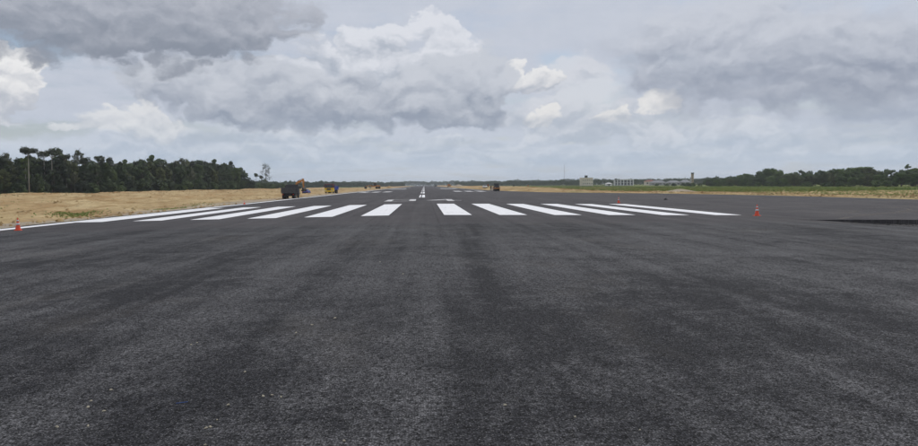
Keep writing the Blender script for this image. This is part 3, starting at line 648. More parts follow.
# ------------------------------------------------------------------ vehicles (front = +y, ground = 0)
def wheel(t, x, y, r, w, twin=False):
    ww = w
    ty = MB().lathe([(r * .60, -ww / 2), (r * .92, -ww / 2), (r, -ww * .36), (r, ww * .36), (r * .92, ww / 2), (r * .60, ww / 2)], 22, (x, y, r), 'x').build('tyre', M['rubber'], None)
    wh = empty('wheel'); wh.parent = t; ty.parent = wh
    s = 1 if x > 0 else -1
    MB().lathe([(r * .60, -ww * .30), (r * .58, s * ww * .40 if s > 0 else ww * .30), (r * .30, ww * .30), (r * .16, ww * .52)] if s > 0 else [(r * .16, -ww * .52), (r * .30, -ww * .30), (r * .58, -ww * .40), (r * .60, ww * .30)], 18, (x, y, r), 'x').build('rim', M['steel'], wh)
def dump_truck(name, label, loc, rz, cabm, bedm, s=1.0, tailm=None, load=None, group=None, roofm=None):
    t = empty(name, loc, rz, s); tag(t, label, 'truck', group)
    MB().box(-.45, -.28, -3.0, 3.1, .72, .95).box(.28, .45, -3.0, 3.1, .72, .95).box(-1.1, 1.1, -2.05, -1.9, .48, .6).box(-.28, .28, -2.6, -2.4, .75, .9).box(-.1, .1, -2.3, 2.1, .6, .8).build('chassis', M['black'], t)
    bed = MB()
    bed.box(-1.15, 1.15, -2.95, 1.05, 1.0, 1.10)
    for sx in (-1, 1):
        a, b = sorted((sx * 1.15, sx * 1.22)); bed.box(a, b, -2.95, 1.05, 1.0, 2.05)
    bed.box(-1.22, 1.22, .98, 1.06, 1.0, 2.45).box(-1.2, 1.2, 1.0, 1.9, 2.38, 2.46)
    b = bed.build('cargo_bed', bedm, t, .015)
    for sx in (-1, 1):
        for yy in (-2.8, -2.0, -1.2, -.4, .4):
            a, c = sorted((sx * 1.222, sx * 1.30)); MB().box(a, c, yy - .06, yy + .06, 1.0, 2.05).build('rib', bedm, b)
    tg = MB().box(-1.20, 1.20, -3.04, -2.955, 1.02, 2.0).build('tailgate', tailm or bedm, t, .012)
    for xx in (-.8, 0, .8): MB().box(xx - .06, xx + .06, -3.10, -3.042, 1.04, 1.98).build('rib', tailm or bedm, tg)
    if load:
        ld = MB(); ld.box(-1.12, 1.12, -2.9, .95, 1.12, 1.98, 0, .0); ld.box(-1.05, 1.05, -2.6, .7, 1.981, 2.28, .55, .9); ld.build('load', load, t, .08, True)
    prof = [(1.62, .62), (3.20, .62), (3.25, 1.55), (3.02, 2.50), (2.85, 2.62), (1.62, 2.62)]
    cab = MB().prism(prof, -1.15, 1.15).build('cab', cabm, t, .05)
    if roofm: MB().prism([(1.58, 1.62), (3.262, 1.58), (3.05, 2.48), (2.88, 2.68), (1.58, 2.68)], -1.17, 1.17).build('cab_top', roofm, t, .04)
    MB().add([(-1.0, 3.272, 1.64), (1.0, 3.272, 1.64), (.96, 3.085, 2.42), (-.96, 3.085, 2.42)], [(0, 1, 2, 3)]).build('windscreen', M['glass'], t)
    MB().box(-.7, .7, 1.60, 1.615, 1.7, 2.35).build('rear_window', M['glass'], t)
    for sx in (-1, 1):
        a, c = sorted((sx * 1.152, sx * 1.165)); d = MB().box(a, c, 1.85, 2.95, .72, 1.60).build('door', cabm, t)
        a, c = sorted((sx * 1.152, sx * 1.162)); MB().prism([(1.9, 1.64), (3.08, 1.64), (2.9, 2.38), (1.9, 2.38)], a, c).build('side_window', M['glass'], t)
        a, c = sorted((sx * 1.165, sx * 1.20)); MB().box(a, c, 1.95, 2.12, 1.42, 1.47).build('handle', M['steel'], d)
        a, c = sorted((sx * 1.22, sx * 1.42)); MB().box(a, c, 3.02, 3.10, 1.75, 2.2).tube([(sx * 1.14, 3.05, 2.05), (sx * 1.25, 3.06, 2.05)], .02, 6).build('mirror', M['black'], t)
        a, c = sorted((sx * .62, sx * 1.0)); MB().box(a, c, 3.30, 3.335, .72, .92).build('headlight', M['lamp'], t)
        a, c = sorted((sx * .80, sx * 1.05)); MB().box(a, c, -3.04, -2.99, .74, .86).build('tail_light', M['redl'], t)
        a, c = sorted((sx * .62, sx * 1.14)); MB().box(a, c, -2.66, -2.63, .16, .72).build('mud_flap', M['rubber'], t)
        wheel(t, sx * .98, 2.35, .50, .28)
        for yy in (-1.05, -2.10): wheel(t, sx * .90, yy, .50, .50)
        a, c = sorted((sx * .48, sx * .95)); MB().box(a, c, .25, 1.25, .5, .95).build('fuel_tank', M['steel'], t, .05)
    MB().box(-1.13, 1.13, 3.21, 3.30, .50, .98).build('bumper', cabm, t, .02)
    gr = MB().box(-.55, .55, 3.262, 3.275, 1.02, 1.48).build('grille', M['black'], t)
    for i in range(4): MB().box(-.5, .5, 3.276, 3.288, 1.07 + i * .1, 1.11 + i * .1).build('slat', M['grey'], gr)
    MB().box(-.6, .6, -3.02, -2.98, .5, .62).build('rear_bar', M['black'], t)
    return t
def P2(px, Y): x = at_dist(px, Y); return (x, Y, ground_z(x, Y))
p = P2(290.0, 117.5); dump_truck('dump_truck', 'black dump truck seen from behind, parked at the runway edge', (-23.4, 120.5, ground_z(-23.4, 120.5) + .01), R(2), M['black'], M['bedgrey'], .96, M['bedgrey'])
x, yy, z = P2(330.0, 197); dump_truck('yellow_truck', 'yellow-fronted truck with blue body facing the photographer on the sand', (x, yy + 3.2, z), R(180 - 5), M['yellow'], M['blue'], 1.10, None, M['maroon'], None, M['maroon'])
x, yy, z = P2(449, 640); dump_truck('far_truck', 'far small truck with orange body at the sand beside the runway', (x, yy, z), R(0), M['black'], M['orange'], 1.15)
x, yy, z = P2(435.6, 880); dump_truck('runway_truck', 'faint grey truck standing far down the runway', (x, yy, z), R(4), M['grey'], M['grey'], 1.15)

def excavator(label, loc, rz):
    t = empty('excavator', loc, rz, .95); tag(t, label, 'excavator')
    for sy in (-1, 1):                                # travels along x, arm towards +x
        tr = MB().prism([(-1.75, .35), (-1.45, .06), (1.45, .06), (1.75, .35), (1.75, .55), (1.45, .82), (-1.45, .82), (-1.75, .55)], sy * 1.15 - .28, sy * 1.15 + .28, 'y').build('track', M['rubber'], t, .03)
        for k in range(5): MB().tube([(-1.2 + .6 * k, sy * 1.15 - .3, .3), (-1.2 + .6 * k, sy * 1.15 + .3, .3)], .17, 12).build('roller', M['steel'], tr)
    MB().box(-.7, .7, -.9, .9, .5, .98).lathe([(.6, .98), (.6, 1.08)], 18).build('undercarriage', M['black'], t)
    MB().box(-1.9, 1.1, -1.3, 1.3, 1.08, 1.95, .05, .05).build('house', M['orange'], t, .08)
    MB().prism([(-2.35, 1.15), (-1.902, 1.1), (-1.902, 2.05), (-2.2, 2.0), (-2.4, 1.7)], -1.25, 1.25, 'y').build('counterweight', M['orange'], t, .06)
    cb = MB().prism([(-.35, 1.96), (1.25, 1.5), (1.3, 2.2), (.95, 2.95), (-.35, 2.95)], .32, 1.28, 'y').build('cab', M['black'], t, .04)
    MB().add([(1.285, .40, 2.25), (1.285, 1.2, 2.25), (.975, 1.2, 2.92), (.975, .4, 2.92)], [(0, 1, 2, 3)]).build('windscreen', M['glass'], cb)
    for sy in (.305, 1.295): MB().prism([(-.2, 2.1), (1.1, 2.1), (.9, 2.8), (-.2, 2.8)], sy - .005, sy + .005, 'y').build('window', M['glass'], cb)
    MB().prism([(.7, 1.5), (1.0, 1.35), (2.3, 3.15), (4.35, 3.95), (4.45, 4.2), (4.1, 4.3), (2.0, 3.65)], -.32, .02, 'y').build('boom', M['orange'], t, .03)
    MB().prism([(4.05, 4.0), (4.15, 4.55), (4.5, 4.45), (4.72, 3.6), (4.55, 2.0), (4.3, 2.0)], -.27, -.03, 'y').build('stick', M['orange'], t, .03)
    bk = MB().prism([(4.2, 2.1), (4.7, 2.1), (4.95, 1.7), (4.75, 1.25), (4.25, 1.15), (3.9, 1.45), (4.35, 1.6)], -.65, .35, 'y').build('bucket', M['black'], t, .02)
    for k in range(4): MB().box(3.75, 3.95, -.6 + k * .28, -.5 + k * .28, 1.36, 1.46, .04, .02).build('tooth', M['steel'], bk)
    for a, b in (((1.1, .12, 1.6), (2.5, .12, 3.3)), ((1.1, -.42, 1.6), (2.5, -.42, 3.3)), ((2.4, -.15, 3.95), (4.1, -.15, 4.5)), ((4.75, -.15, 3.5), (4.75, -.15, 2.3))):
        MB().tube([a, (Vector(a) + Vector(b)) / 2], .075, 10).tube([(Vector(a) + Vector(b)) / 2, b], .045, 8).build('hydraulic_ram', M['steel'], t)
    MB().tube([(-1.0, -.8, 1.95), (-1.0, -.8, 2.45)], .06, 8).build('exhaust', M['black'], t)
    return t
x, yy, z = P2(291.6, 168); excavator('orange excavator with raised arm working behind the black dump truck', (x, yy, z), R(-34))

def car(name, label, loc, rz, bodym, cat='car'):
    t = empty(name, loc, rz); tag(t, label, cat)
    MB().prism([(-1.95, .38), (-1.98, .85), (-1.85, 1.0), (1.0, .98), (1.85, .82), (1.98, .62), (1.95, .30), (-1.9, .28)], -.84, .84).build('body', bodym, t, .07, True)
    MB().add([(-.78, -1.75, .97), (.78, -1.75, .97), (.78, 1.05, .95), (-.78, 1.05, .95), (-.62, -1.35, 1.48), (.62, -1.35, 1.48), (.62, .25, 1.50), (-.62, .25, 1.50)], [(4, 5, 6, 7), (0, 1, 5, 4), (1, 2, 6, 5), (2, 3, 7, 6), (3, 0, 4, 7)]).build('roof', bodym, t, .04)
    MB().add([(-.68, 1.0, 1.0), (.68, 1.0, 1.0), (.57, .33, 1.45), (-.57, .33, 1.45)], [(0, 1, 2, 3)]).build('windscreen', M['glass'], t, loc=(0, .015, .006))
    MB().add([(.68, -1.72, 1.02), (-.68, -1.72, 1.02), (-.57, -1.39, 1.43), (.57, -1.39, 1.43)], [(0, 1, 2, 3)]).build('rear_window', M['glass'], t, loc=(0, -.015, .006))
    for s in (-1, 1):
        MB().add([(s * .775, -1.45, 1.02), (s * .775, .85, 1.01), (s * .64, .22, 1.43), (s * .645, -1.25, 1.42)], [(0, 1, 2, 3)]).build('side_window', M['glass'], t, loc=(s * .008, 0, .004))
        a, b = sorted((s * .5, s * .80)); MB().box(a, b, 1.90, 1.99, .60, .74).build('headlight', M['lamp'], t); MB().box(a, b, -2.0, -1.93, .68, .86).build('tail_light', M['redl'], t)
        a, b = sorted((s * .84, s * 1.0)); MB().box(a, b, .70, .80, .98, 1.12).build('mirror', bodym, t, .02)
        for yv in (-1.2, 1.25): wheel(t, s * .75, yv, .31, .2)
    MB().box(-.85, .85, 1.94, 2.02, .28, .50).box(-.85, .85, -2.04, -1.95, .30, .52).build('bumper', M['black'], t, .03)
    return t
x, yy, z = P2(306.3, 207); car('blue_car', 'blue car with dark bumper on the sand under the excavator arm', (x, yy, z), R(-4), M['blue'])
x, yy, z = P2(485.4, 311); car('white_car', 'white car on the runway edge near the black and orange roller', (min(x, 29), yy, ground_z(min(x, 29), yy)), R(184), M['white'])

def roller(label, loc, rz):
    t = empty('road_roller', loc, rz); tag(t, label, 'roller')
    for yy in (-1.45, 1.45):
        d = MB().tube([(-.85, yy, .62), (.85, yy, .62)], .62, 28).build('drum', M['black'], t, .02)
        for s in (-1, 1): MB().tube([(s * .85, yy, .62), (s * .93, yy, .62)], .16, 12).build('hub', M['steel'], d)
    MB().box(-1.03, -.95, -2.0, 2.0, .66, 1.0).box(.95, 1.03, -2.0, 2.0, .66, 1.0).box(-1.03, 1.03, -2.22, -2.04, .72, 1.12).box(-1.03, 1.03, 2.04, 2.22, .72, 1.12).build('frame', M['orange'], t, .02)
    MB().box(-.88, .88, -2.0, -.75, 1.27, 1.62, .05, .05).build('engine_hood', M['black'], t, .05)
    MB().box(-.88, .88, .75, 2.0, 1.27, 1.55, .05, .08).build('water_tank', M['orange'], t, .05)
    MB().box(-.80, .80, -.74, .74, .75, 1.1).build('platform', M['black'], t)
    MB().box(-.35, .35, -.45, .05, 1.1, 1.35).box(-.35, .35, -.52, -.40, 1.35, 1.9).build('seat', M['black'], t, .04)
    for sx in (-.76, .76):
        for sy in (-.66, .66): MB().tube([(sx, sy, 1.1), (sx, sy, 2.45)], .045, 8).build('post', M['black'], t)
    MB().box(-.95, .95, -.95, .95, 2.45, 2.58, .04, .04).build('canopy', M['black'], t, .03)
    MB().add([(-.74, -.70, 1.35), (.74, -.70, 1.35), (.74, -.70, 2.44), (-.74, -.70, 2.44)], [(0, 1, 2, 3)]).build('rear_screen', M['glass'], t)
    for s in (-1, 1): MB().box(s * .7 - .1, s * .7 + .1, -2.26, -2.22, 1.14, 1.26).build('lamp', M['lamp'], t)
    return t
x, yy, z = P2(497, 224); roller('black and orange road roller with canopy at the runway edge', (x, yy + 2, z), R(2))

def grader(label, loc, rz):                          # nose towards +y
    t = empty('motor_grader', loc, rz, 1.15); tag(t, label, 'grader')
    MB().prism([(-3.8, .95), (-3.8, 1.95), (-1.6, 2.15), (-1.6, .95)], -.6, .6).build('engine_housing', M['orange'], t, .05)
    MB().box(-.75, .75, -1.59, .1, 1.0, 1.75).build('operator_floor', M['orange'], t)
    cb = MB().box(-.72, .72, -1.5, .0, 1.76, 3.2, .06, .06).build('cab', M['black'], t, .04)
    MB().add([(-.62, .03, 1.95), (.62, .03, 1.95), (.58, -.03, 3.0), (-.58, -.03, 3.0)], [(0, 1, 2, 3)]).build('windscreen', M['glass'], cb)
    MB().box(-.85, .85, -1.65, .2, 3.202, 3.32).build('cab_roof', M['orange'], t, .03)
    MB().prism([(.1, 1.1), (.1, 1.65), (2.2, 2.15), (4.4, 1.5), (4.7, 1.1), (4.4, .95), (2.2, 1.75), (.9, 1.2)], -.16, .16).build('nose_beam', M['orange'], t, .03)
    MB().prism([(1.55, .12), (1.75, .10), (1.95, .45), (1.9, .75), (1.75, .75), (1.72, .45)], -1.85, 1.85).build('blade', M['steel'], t)
    MB().lathe([(.75, .75), (.75, .9)], 20, (0, 1.9, 0)).build('circle', M['black'], t)
    MB().box(-1.0, 1.0, 4.25, 4.55, .55, .75).build('front_axle', M['black'], t)
    for s in (-1, 1):
        wheel(t, s * 1.0, 4.4, .65, .38)
        for yv in (-3.2, -1.75): wheel(t, s * .98, yv, .65, .40)
        MB().tube([(s * .35, 2.2, 2.0), (s * .7, 1.9, .9)], .07, 8).build('hydraulic_ram', M['steel'], t)
    MB().tube([(.3, -2.8, 2.0), (.3, -2.8, 2.7)], .07, 8).build('exhaust', M['black'], t)
    return t
x, yy, z = P2(373.5, 430); grader('orange motor grader with dark cab, side-on on the sand by the runway', (x, yy, z), R(100))

# ------------------------------------------------------------------ people, heaps and small things
def person(label, loc, rz, topm, group=None):
    t = empty('person', loc, rz); tag(t, label, 'person', group)
    J = [((0, 0, .95), .13), ((0, .0, 1.15), .125), ((0, 0, 1.38), .14), ((0, 0, 1.50), .06), ((0, .02, 1.60), .095), ((0, .02, 1.70), .085),
         ((.10, 0, .88), .10), ((.12, .02, .50), .068), ((.13, 0, .10), .045), ((.13, .12, .04), .04), ((-.10, 0, .88), .10), ((-.12, .03, .50), .068), ((-.13, .02, .10), .045), ((-.13, .14, .04), .04),
         ((.20, 0, 1.40), .06), ((.27, -.02, 1.13), .045), ((.25, .10, .92), .035), ((.25, .14, .84), .035), ((-.20, 0, 1.40), .06), ((-.27, -.02, 1.13), .045), ((-.25, .10, .92), .035), ((-.25, .14, .84), .035)]
    E = [(0, 1), (1, 2), (2, 3), (3, 4), (4, 5), (0, 6), (6, 7), (7, 8), (8, 9), (0, 10), (10, 11), (11, 12), (12, 13), (2, 14), (14, 15), (15, 16), (16, 17), (2, 18), (18, 19), (19, 20), (20, 21)]
    me = bpy.data.meshes.new('body'); me.from_pydata([q for q, _ in J], E, []); o = link('body', me, None, t); me.materials.append(M['cloth'])
    bpy.context.view_layer.objects.active = o
    sk = o.modifiers.new('skin', 'SKIN')
    lay = me.skin_vertices[0] if me.skin_vertices else None
    if lay is None:
        me.attributes  # skin layer is created with the modifier through the operator below
    o.modifiers.remove(sk)
    mb = MB()
    for a, b in E: pass
    # one continuous body: rings along limbs welded by a voxel remesh
    for a, b in E: mb.tube([J[a][0], J[b][0]], [J[a][1], J[b][1]], 10)
    for q, r in J: mb.lathe([(r * math.cos(w), r * math.sin(w)) for w in np.linspace(-1.5, 1.5, 7)], 10, q)
    bpy.data.objects.remove(o)
    o = mb.build('body', M['cloth'], t); rm = o.modifiers.new('remesh', 'REMESH'); rm.mode = 'VOXEL'; rm.voxel_size = .028; rm.use_smooth_shade = True
    MB().lathe([(.165, .92), (.165, 1.15), (.185, 1.38), (.10, 1.475)], 16).build('vest', topm, t, smooth=True)
    MB().lathe([(.10, 1.545), (.112, 1.60), (.105, 1.66), (.03, 1.69)], 14, (0, .03, 0)).build('face', M['skin'], t, smooth=True)
    MB().lathe([(.108, 1.655), (.100, 1.71), (.06, 1.775), (.01, 1.79)], 14, (0, .015, 0)).build('hair', M['hair'], t, smooth=True)
    return t
x, yy, z = P2(488.2, 316); person('person in an orange vest standing beside the white car', (x, yy, z), R(170), M['vest'])
x, yy, z = P2(528, 300); person('person in an orange vest standing alone on the sand bank', (x, yy, z), R(200), M['vest'])
x, yy, z = P2(491.0, 240); person('person in dark clothes standing beside the road roller', (x, yy, z), R(150), M['cloth'])

def heap(name, label, loc, rx, ry, h, mat, seed, group=None, cat='heap'):
    r = np.random.default_rng(seed); n, m = 26, 12; v = [(0, 0, h)]; f = []; nf = vn(seed)
    for i in range(1, m + 1):
        q = i / m
        for k in range(n):
            a = 2 * math.pi * k / n; k2 = 1 + .30 * (float(nf(np.array(k * .35 if k < n / 2 else (n - k) * .35), np.array(q * 2.0))) - .5)
            zz = h * (1 - q ** 1.5) * (.8 + .4 * float(nf(np.array(math.cos(a) * 2 * q + 8), np.array(math.sin(a) * 2 * q + 8)))) - (.12 * q if h > .3 else h * .2 * q)
            v.append((rx * q * k2 * math.cos(a), ry * q * k2 * math.sin(a), zz))
    f += [(0, 1 + k, 1 + (k + 1) % n) for k in range(n)]
    for i in range(m - 1): f += [(1 + i * n + k, 1 + (i + 1) * n + k, 1 + (i + 1) * n + (k + 1) % n, 1 + i * n + (k + 1) % n) for k in range(n)]
    o = link(name, mesh(name, v, f, True), mat); o.location = loc
    return tag(o, label, cat, group)
x, yy, z = P2(389, 540); heap('soil_heap', 'brown soil heap at the runway edge beyond the motor grader', (x, yy, z), 2.4, 2.4, 1.9, M['soil'], 301)
x, yy, z = P2(492.2, 245); heap('sand_heap', 'pale sand heap behind the road roller', (x + 2.2, yy + 8, z), 2.6, 2.2, 1.5, M['sand'], 303)
x, yy, z = P2(311, 190); heap('soil_heap', 'small dark soil heap beside the blue car', (x, yy, z), .8, .7, .6, M['soil'], 304)
x, yy, z = P2(455, 560); heap('sand_heap', 'low sand heap far along the runway beside the small orange truck', (x + 3, yy, z), 5, 4, 1.8, M['sand'], 305)
x, yy, z = P2(726, 128)
heap('sand_heap', 'low pale sand heap between the asphalt and the round-crowned trees', (x, yy + 24, ground_z(x, yy + 24)), 5, 2.5, .55, M['sand'], 306)
heap('black_rock', 'small black lump lying alone on the bare asphalt', (32.1, 85.4, road_z(32.1)), .30, .26, .26, M['rock'], 307, cat='rock')
x, yy, z = P2(513.6, 300)
b = empty('oil_drum', (x, yy, z)); tag(b, 'black drum standing on the sand beyond the road roller', 'drum')
MB().lathe([(.28, 0), (.30, .02), (.29, .04), (.29, .29), (.305, .31), (.29, .33), (.29, .58), (.305, .60), (.29, .62), (.29, .86), (.30, .88)], 20).build('barrel', M['black'], b, smooth=True)
MB().lathe([(.27, .881), (.27, .885)], 20).build('lid', M['grey'], b)
# pale stone chips and litter on the asphalt, read off the photograph and put on the ground
def on_road(px, py):
    d = ray(px, py); z = 0.0
    for _ in range(20): t = (z - CH) / d.z; x = CX + d.x * t; z = road_z(x)
    return x, d.y * t, z
chip = None
def chip_mesh(seed):
    r = np.random.default_rng(seed); v, f = [], []
    d = [(1, 0, 0), (.6, .7, .1), (-.2, .9, 0), (-.9, .4, .1), (-.9, -.5, 0), (-.1, -.9, .1), (.7, -.6, 0)]
    v = [(a + r.normal() * .15, b + r.normal() * .15, -.2) for a, b, c in d] + [(a * .6 + r.normal() * .1, b * .6 + r.normal() * .1, .45 + r.random() * .3) for a, b, c in d] + [(0, 0, .75)]
    n = 7; f = [(k, (k + 1) % n, n + (k + 1) % n, n + k) for k in range(n)] + [(n + k, n + (k + 1) % n, 2 * n) for k in range(n)]
    return mesh('stone_chip', v, f)
cms = [chip_mesh(400 + i) for i in range(4)]
for i, (px, py) in enumerate([(197, 343), (191, 345), (335, 318), (312, 325), (228, 405), (217, 420), (206, 428), (210, 427), (111, 390), (91, 401), (88, 407), (104, 411), (296, 333), (281, 397), (263, 396), (272, 395), (205, 449 - 4), (399, 296), (403, 274), (360, 285), (88, 426), (57, 427), (245, 372), (344, 441), (575, 417), (380, 262), (640, 430), (505, 405)]):
    x, yy, z = on_road(px, py); o = link('stone_chip', cms[i % 4], M['pebble']); s = random.uniform(.006, .012) * (1 + yy * .06)
    o.location = (x, yy, z + .004); o.scale = (s * random.uniform(1, 1.7), s, s * .8); o.rotation_euler = (0, 0, random.random() * 3)
    tag(o, 'small pale stone chip lying on the dark asphalt', 'stone', 'pale stone chips on the asphalt')
x, yy, z = on_road(181, 404); o = MB().tube([(-.045, 0, .006), (-.01, .009, .006), (.02, .015, .008), (.05, .035, .006)], [.002, .003, .003, .002], 6).build('plastic_strap', M['bluep'], None, loc=(x, yy, z + .004)); tag(o, 'short blue plastic strap lying on the dark asphalt', 'strap')

def rubble():
    r = np.random.default_rng(77); V, Fc = [], []
    for i in range(700):
        x = 24 + 16 * r.random(); yy = joint_y(x) - .1 - abs(r.normal()) * 1.6; q = .02 + .05 * r.random() ** 2; z = road_z(x) - float(sink(x, yy)) + q * .3; n = len(V)
        for a, b, c in ((1, 0, 0), (-1, .2, 0), (0, 1, .1), (.1, -1, 0), (0, 0, 1), (0, 0, -1)):
            V.append((x + q * (a + r.normal() * .25), yy + q * (b + r.normal() * .25), z + q * (c + r.normal() * .2) * .8))
        Fc += [(n + a, n + b, n + c) for a, b, c in ((0, 2, 4), (2, 1, 4), (1, 3, 4), (3, 0, 4), (2, 0, 5), (1, 2, 5), (3, 1, 5), (0, 3, 5))]
    tag(link('broken_asphalt', mesh('broken_asphalt', V, Fc), M['grit']), 'loose broken asphalt along the foot of the pavement step', 'rubble', None, 'stuff')
rubble()
def clods(name, label, pts, smin, smax, mat, seed):
    r = np.random.default_rng(seed); n = len(pts); q = (smin + (smax - smin) * r.random(n) ** 3)[:, None, None]
    base = np.array([(1, 0, 0), (-1, .2, 0), (0, 1, .1), (.1, -1, 0), (0, 0, .8), (0, 0, -.8)])
    V = (np.asarray(pts)[:, None, :] + q * (base[None] + r.normal(size=(n, 6, 3)) * .25)).reshape(-1, 3)
    f = np.array(((0, 2, 4), (2, 1, 4), (1, 3, 4), (3, 0, 4), (2, 0, 5), (1, 2, 5), (3, 1, 5), (0, 3, 5)))
    tag(link(name, mesh(name, V, (np.arange(n)[:, None, None] * 6 + f[None]).reshape(-1, 3)), mat), label, 'clods', None, 'stuff')
r_ = np.random.default_rng(88); n_ = 9000
yy_ = 30 + 330 * r_.random(n_) ** 1.7; xx_ = -23.2 - 75 * r_.random(n_) ** 1.3; kp = N1(xx_ * .12, yy_ * .05) + .25 * r_.random(n_) > .6
xx_, yy_ = xx_[kp], yy_[kp]; clods('sand_clods', 'loose brown clods scattered over the sand strip', np.stack([xx_, yy_, left_sand_z(xx_, yy_)], 1), .04, .26, M['soil'], 89)
yy_ = 60 + 300 * r_.random(n_) ** 1.6; xx_ = right_edge(yy_) + .5 + 26 * r_.random(n_); kp = N2(xx_ * .12, yy_ * .05) + .25 * r_.random(n_) > .62
xx_, yy_ = xx_[kp], yy_[kp]; clods('verge_clods', 'loose clods scattered along the sand verge beyond the wide asphalt', np.stack([xx_, yy_, right_bank_z(xx_, yy_)], 1), .05, .3, M['soil'], 90)

# ------------------------------------------------------------------ distant buildings
def facade(t, x0, x1, z0, z1, nx, nz, mat, y=-.0, w=.55, h=.55, frame=None):
    dx = (x1 - x0) / nx; dz = (z1 - z0) / nz
    for i in range(nx):
        for j in range(nz):
            cx = x0 + dx * (i + .5); cz = z0 + dz * (j + .5)
            f = MB().box(cx - dx * w / 2 - .08, cx + dx * w / 2 + .08, y - .06, y + .02, cz - dz * h / 2 - .08, cz + dz * h / 2 + .08).build('window', frame or M['concrete'], t)
            MB().box(cx - dx * w / 2, cx + dx * w / 2, y - .075, y - .061, cz - dz * h / 2, cz + dz * h / 2).build('pane', mat, f)
B = lambda px, Y: (at_dist(px, Y), Y, -.62)
t = empty('cream_building', B(586.4, 700), R(-12)); tag(t, 'cream flat-roofed block with dark rooftop box beyond the field', 'building')
MB().box(-6.9, 6.9, 0, 9, 0, 8.6).build('wall', M['cream'], t)
MB().box(-7.05, 7.05, -.15, 9.15, 8.602, 9.0).build('roof', M['cream'], t)
MB().box(-1.7, 1.3, 3, 6, 9.002, 11.2).build('rooftop_box', M['dark'], t); MB().box(-2.0, 1.6, 2.7, 6.3, 11.202, 11.4).build('rooftop_slab', M['concrete'], t)
MB().box(-6.9, -4.6, -1.0, -.01, 0, 7.6).build('side_wing', M['cream'], t)
facade(t, -4.2, 6.6, .8, 8.2, 5, 2, M['dark'], 0, .3, .32, M['cream'])
t = empty('grey_building', B(624, 760), R(-8)); tag(t, 'grey two-storey unfinished building with pale columns and dark bays', 'building')
MB().box(-11, 11, 0, 9, 0, 6.6).build('wall', M['concrete'], t); MB().box(-3.6, 11.3, -.4, 9.3, 6.602, 7.3).build('roof', M['white'], t); MB().box(-11.3, -3.62, -.3, 9.3, 6.602, 6.9).build('roof', M['concrete'], t)
for xx in (-10.6, -7.6, -4.2, -.6, 3.6, 7.4, 10.6): MB().box(xx - .38, xx + .38, -.5, -.01, 0, 6.59).build('column', M['white'], t)
facade(t, -10.2, 10.2, .6, 6.4, 6, 2, M['dark'], 0, .66, .62)
MB().box(-10.0, -8.6, 3, 5, 6.902, 8.2).build('water_tank', M['dark'], t)
def shed(name, label, px, Y, w, h, rh, roofm, wallm, rz, group=None):
    t = empty(name, B(px, Y), rz); tag(t, label, 'shed', group)
    MB().box(-w / 2, w / 2, 0, 9, 0, h).build('wall', wallm, t)
    rf = MB().add([(-w / 2 - .5, -.5, h + .02), (w / 2 + .5, -.5, h + .02), (w / 2 + .5, 9.5, h + .02), (-w / 2 - .5, 9.5, h + .02), (-w / 2 + w * .28, 4.5, h + rh), (w / 2 - w * .28, 4.5, h + rh)], [(0, 1, 5, 4), (1, 2, 5), (2, 3, 4, 5), (3, 0, 4), (3, 2, 1, 0)]).build('roof', roofm, t)
    MB().tube([(-w / 2 + w * .28, 4.5, h + rh), (w / 2 - w * .28, 4.5, h + rh)], .12, 6).build('ridge_cap', roofm, rf)
    n = max(2, int(w / 4)); facade(t, -w / 2 + .5, w / 2 - .5, .6, h - .3, n, 1, M['dark'], 0, .4, .5)
    MB().box(-.55, .55, -.05, -.01, 0, 2.1).build('door', M['dark'], t)
shed('red_roofed_house', 'house with rust red roof beside the grey unfinished building', 650.5, 800, 12, 4.6, 2.0, M['redroof'], M['cream'], R(-6))
shed('long_shed', 'grey hip-roofed shed beside the red roof', 658.6, 730, 17, 2.9, 2.9, M['shed'], M['concrete'], R(-9))
shed('long_shed', 'grey hip-roofed shed between two other grey sheds', 674, 740, 15, 3.0, 2.5, M['shed'], M['concrete'], R(-9))
shed('long_shed', 'grey hip-roofed shed against the ochre tower', 686, 735, 11, 3.2, 3.0, M['shed'], M['concrete'], R(-9))
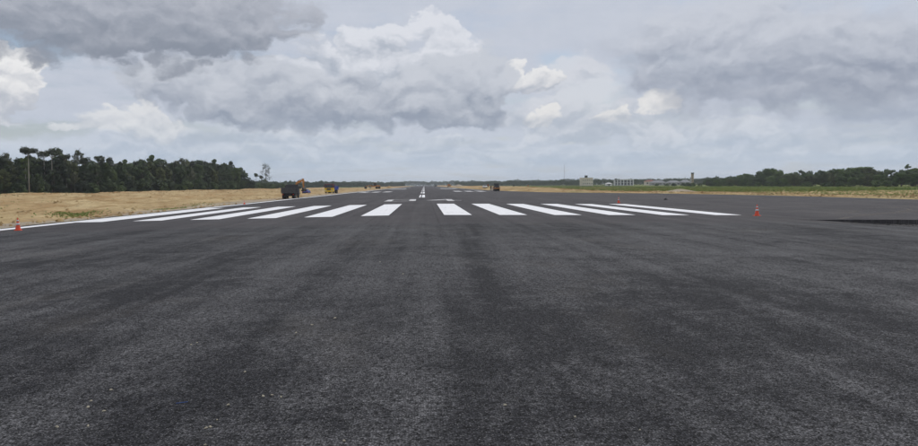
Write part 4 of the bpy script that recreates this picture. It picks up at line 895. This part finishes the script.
shed('white_hut', 'small white hut between the cream block and the grey building', 609, 720, 6.5, 2.4, 1.0, M['white'], M['white'], R(-9))
t = empty('ochre_tower', B(692.6, 745), R(-10)); tag(t, 'slim ochre tower rising beside the grey sheds', 'tower')
MB().box(-1.2, 1.2, 0, 2.6, 0, 12.6).build('shaft', M['ochre'], t); MB().box(-1.35, 1.35, -.15, 2.75, 12.602, 13.9).build('head', M['dark'], t); MB().box(-1.5, 1.5, -.3, 2.9, 13.902, 14.2).build('roof', M['concrete'], t)
MB().box(-2.7, -1.22, .2, 2.4, 0, 8.8).build('side_shaft', M['concrete'], t); facade(t, -.9, .9, 1, 12, 1, 4, M['dark'], 0, .5, .3, M['ochre'])
t = empty('radio_mast', B(564.3, 900)); tag(t, 'thin lattice radio mast rising above the distant trees', 'mast')
for a in range(3):
    an = a * 2.094; MB().tube([(.9 * math.cos(an), .9 * math.sin(an), 0), (.15 * math.cos(an), .15 * math.sin(an), 29)], .05, 5).build('leg', M['steel'], t)
for k in range(10):
    z0 = k * 2.8; rr = .9 - .75 * z0 / 29; r2 = .9 - .75 * (z0 + 2.8) / 29; mb = MB()
    for a in range(3):
        a0, a1 = a * 2.094, (a + 1) * 2.094; mb.tube([(rr * math.cos(a0), rr * math.sin(a0), z0), (r2 * math.cos(a1), r2 * math.sin(a1), z0 + 2.8)], .022, 4)
    mb.build('brace', M['steel'], t)

# ------------------------------------------------------------------ moist air
hz = MB().box(-3050, 3050, -450, 3150, -1.7, 33).build('haze', None, None)
hm = bpy.data.materials.new('haze_air'); hm.use_nodes = True; hn = hm.node_tree; hn.nodes.clear()
pv_ = hn.nodes.new('ShaderNodeVolumePrincipled'); pv_.inputs['Color'].default_value = (.90, .95, 1.0, 1); pv_.inputs['Density'].default_value = .00018; pv_.inputs['Anisotropy'].default_value = .2
ho = hn.nodes.new('ShaderNodeOutputMaterial'); hn.links.new(pv_.outputs[0], ho.inputs['Volume']); hz.data.materials.append(hm); tag(hz, 'thin pale haze lying over the whole airfield', 'haze', None, 'stuff')
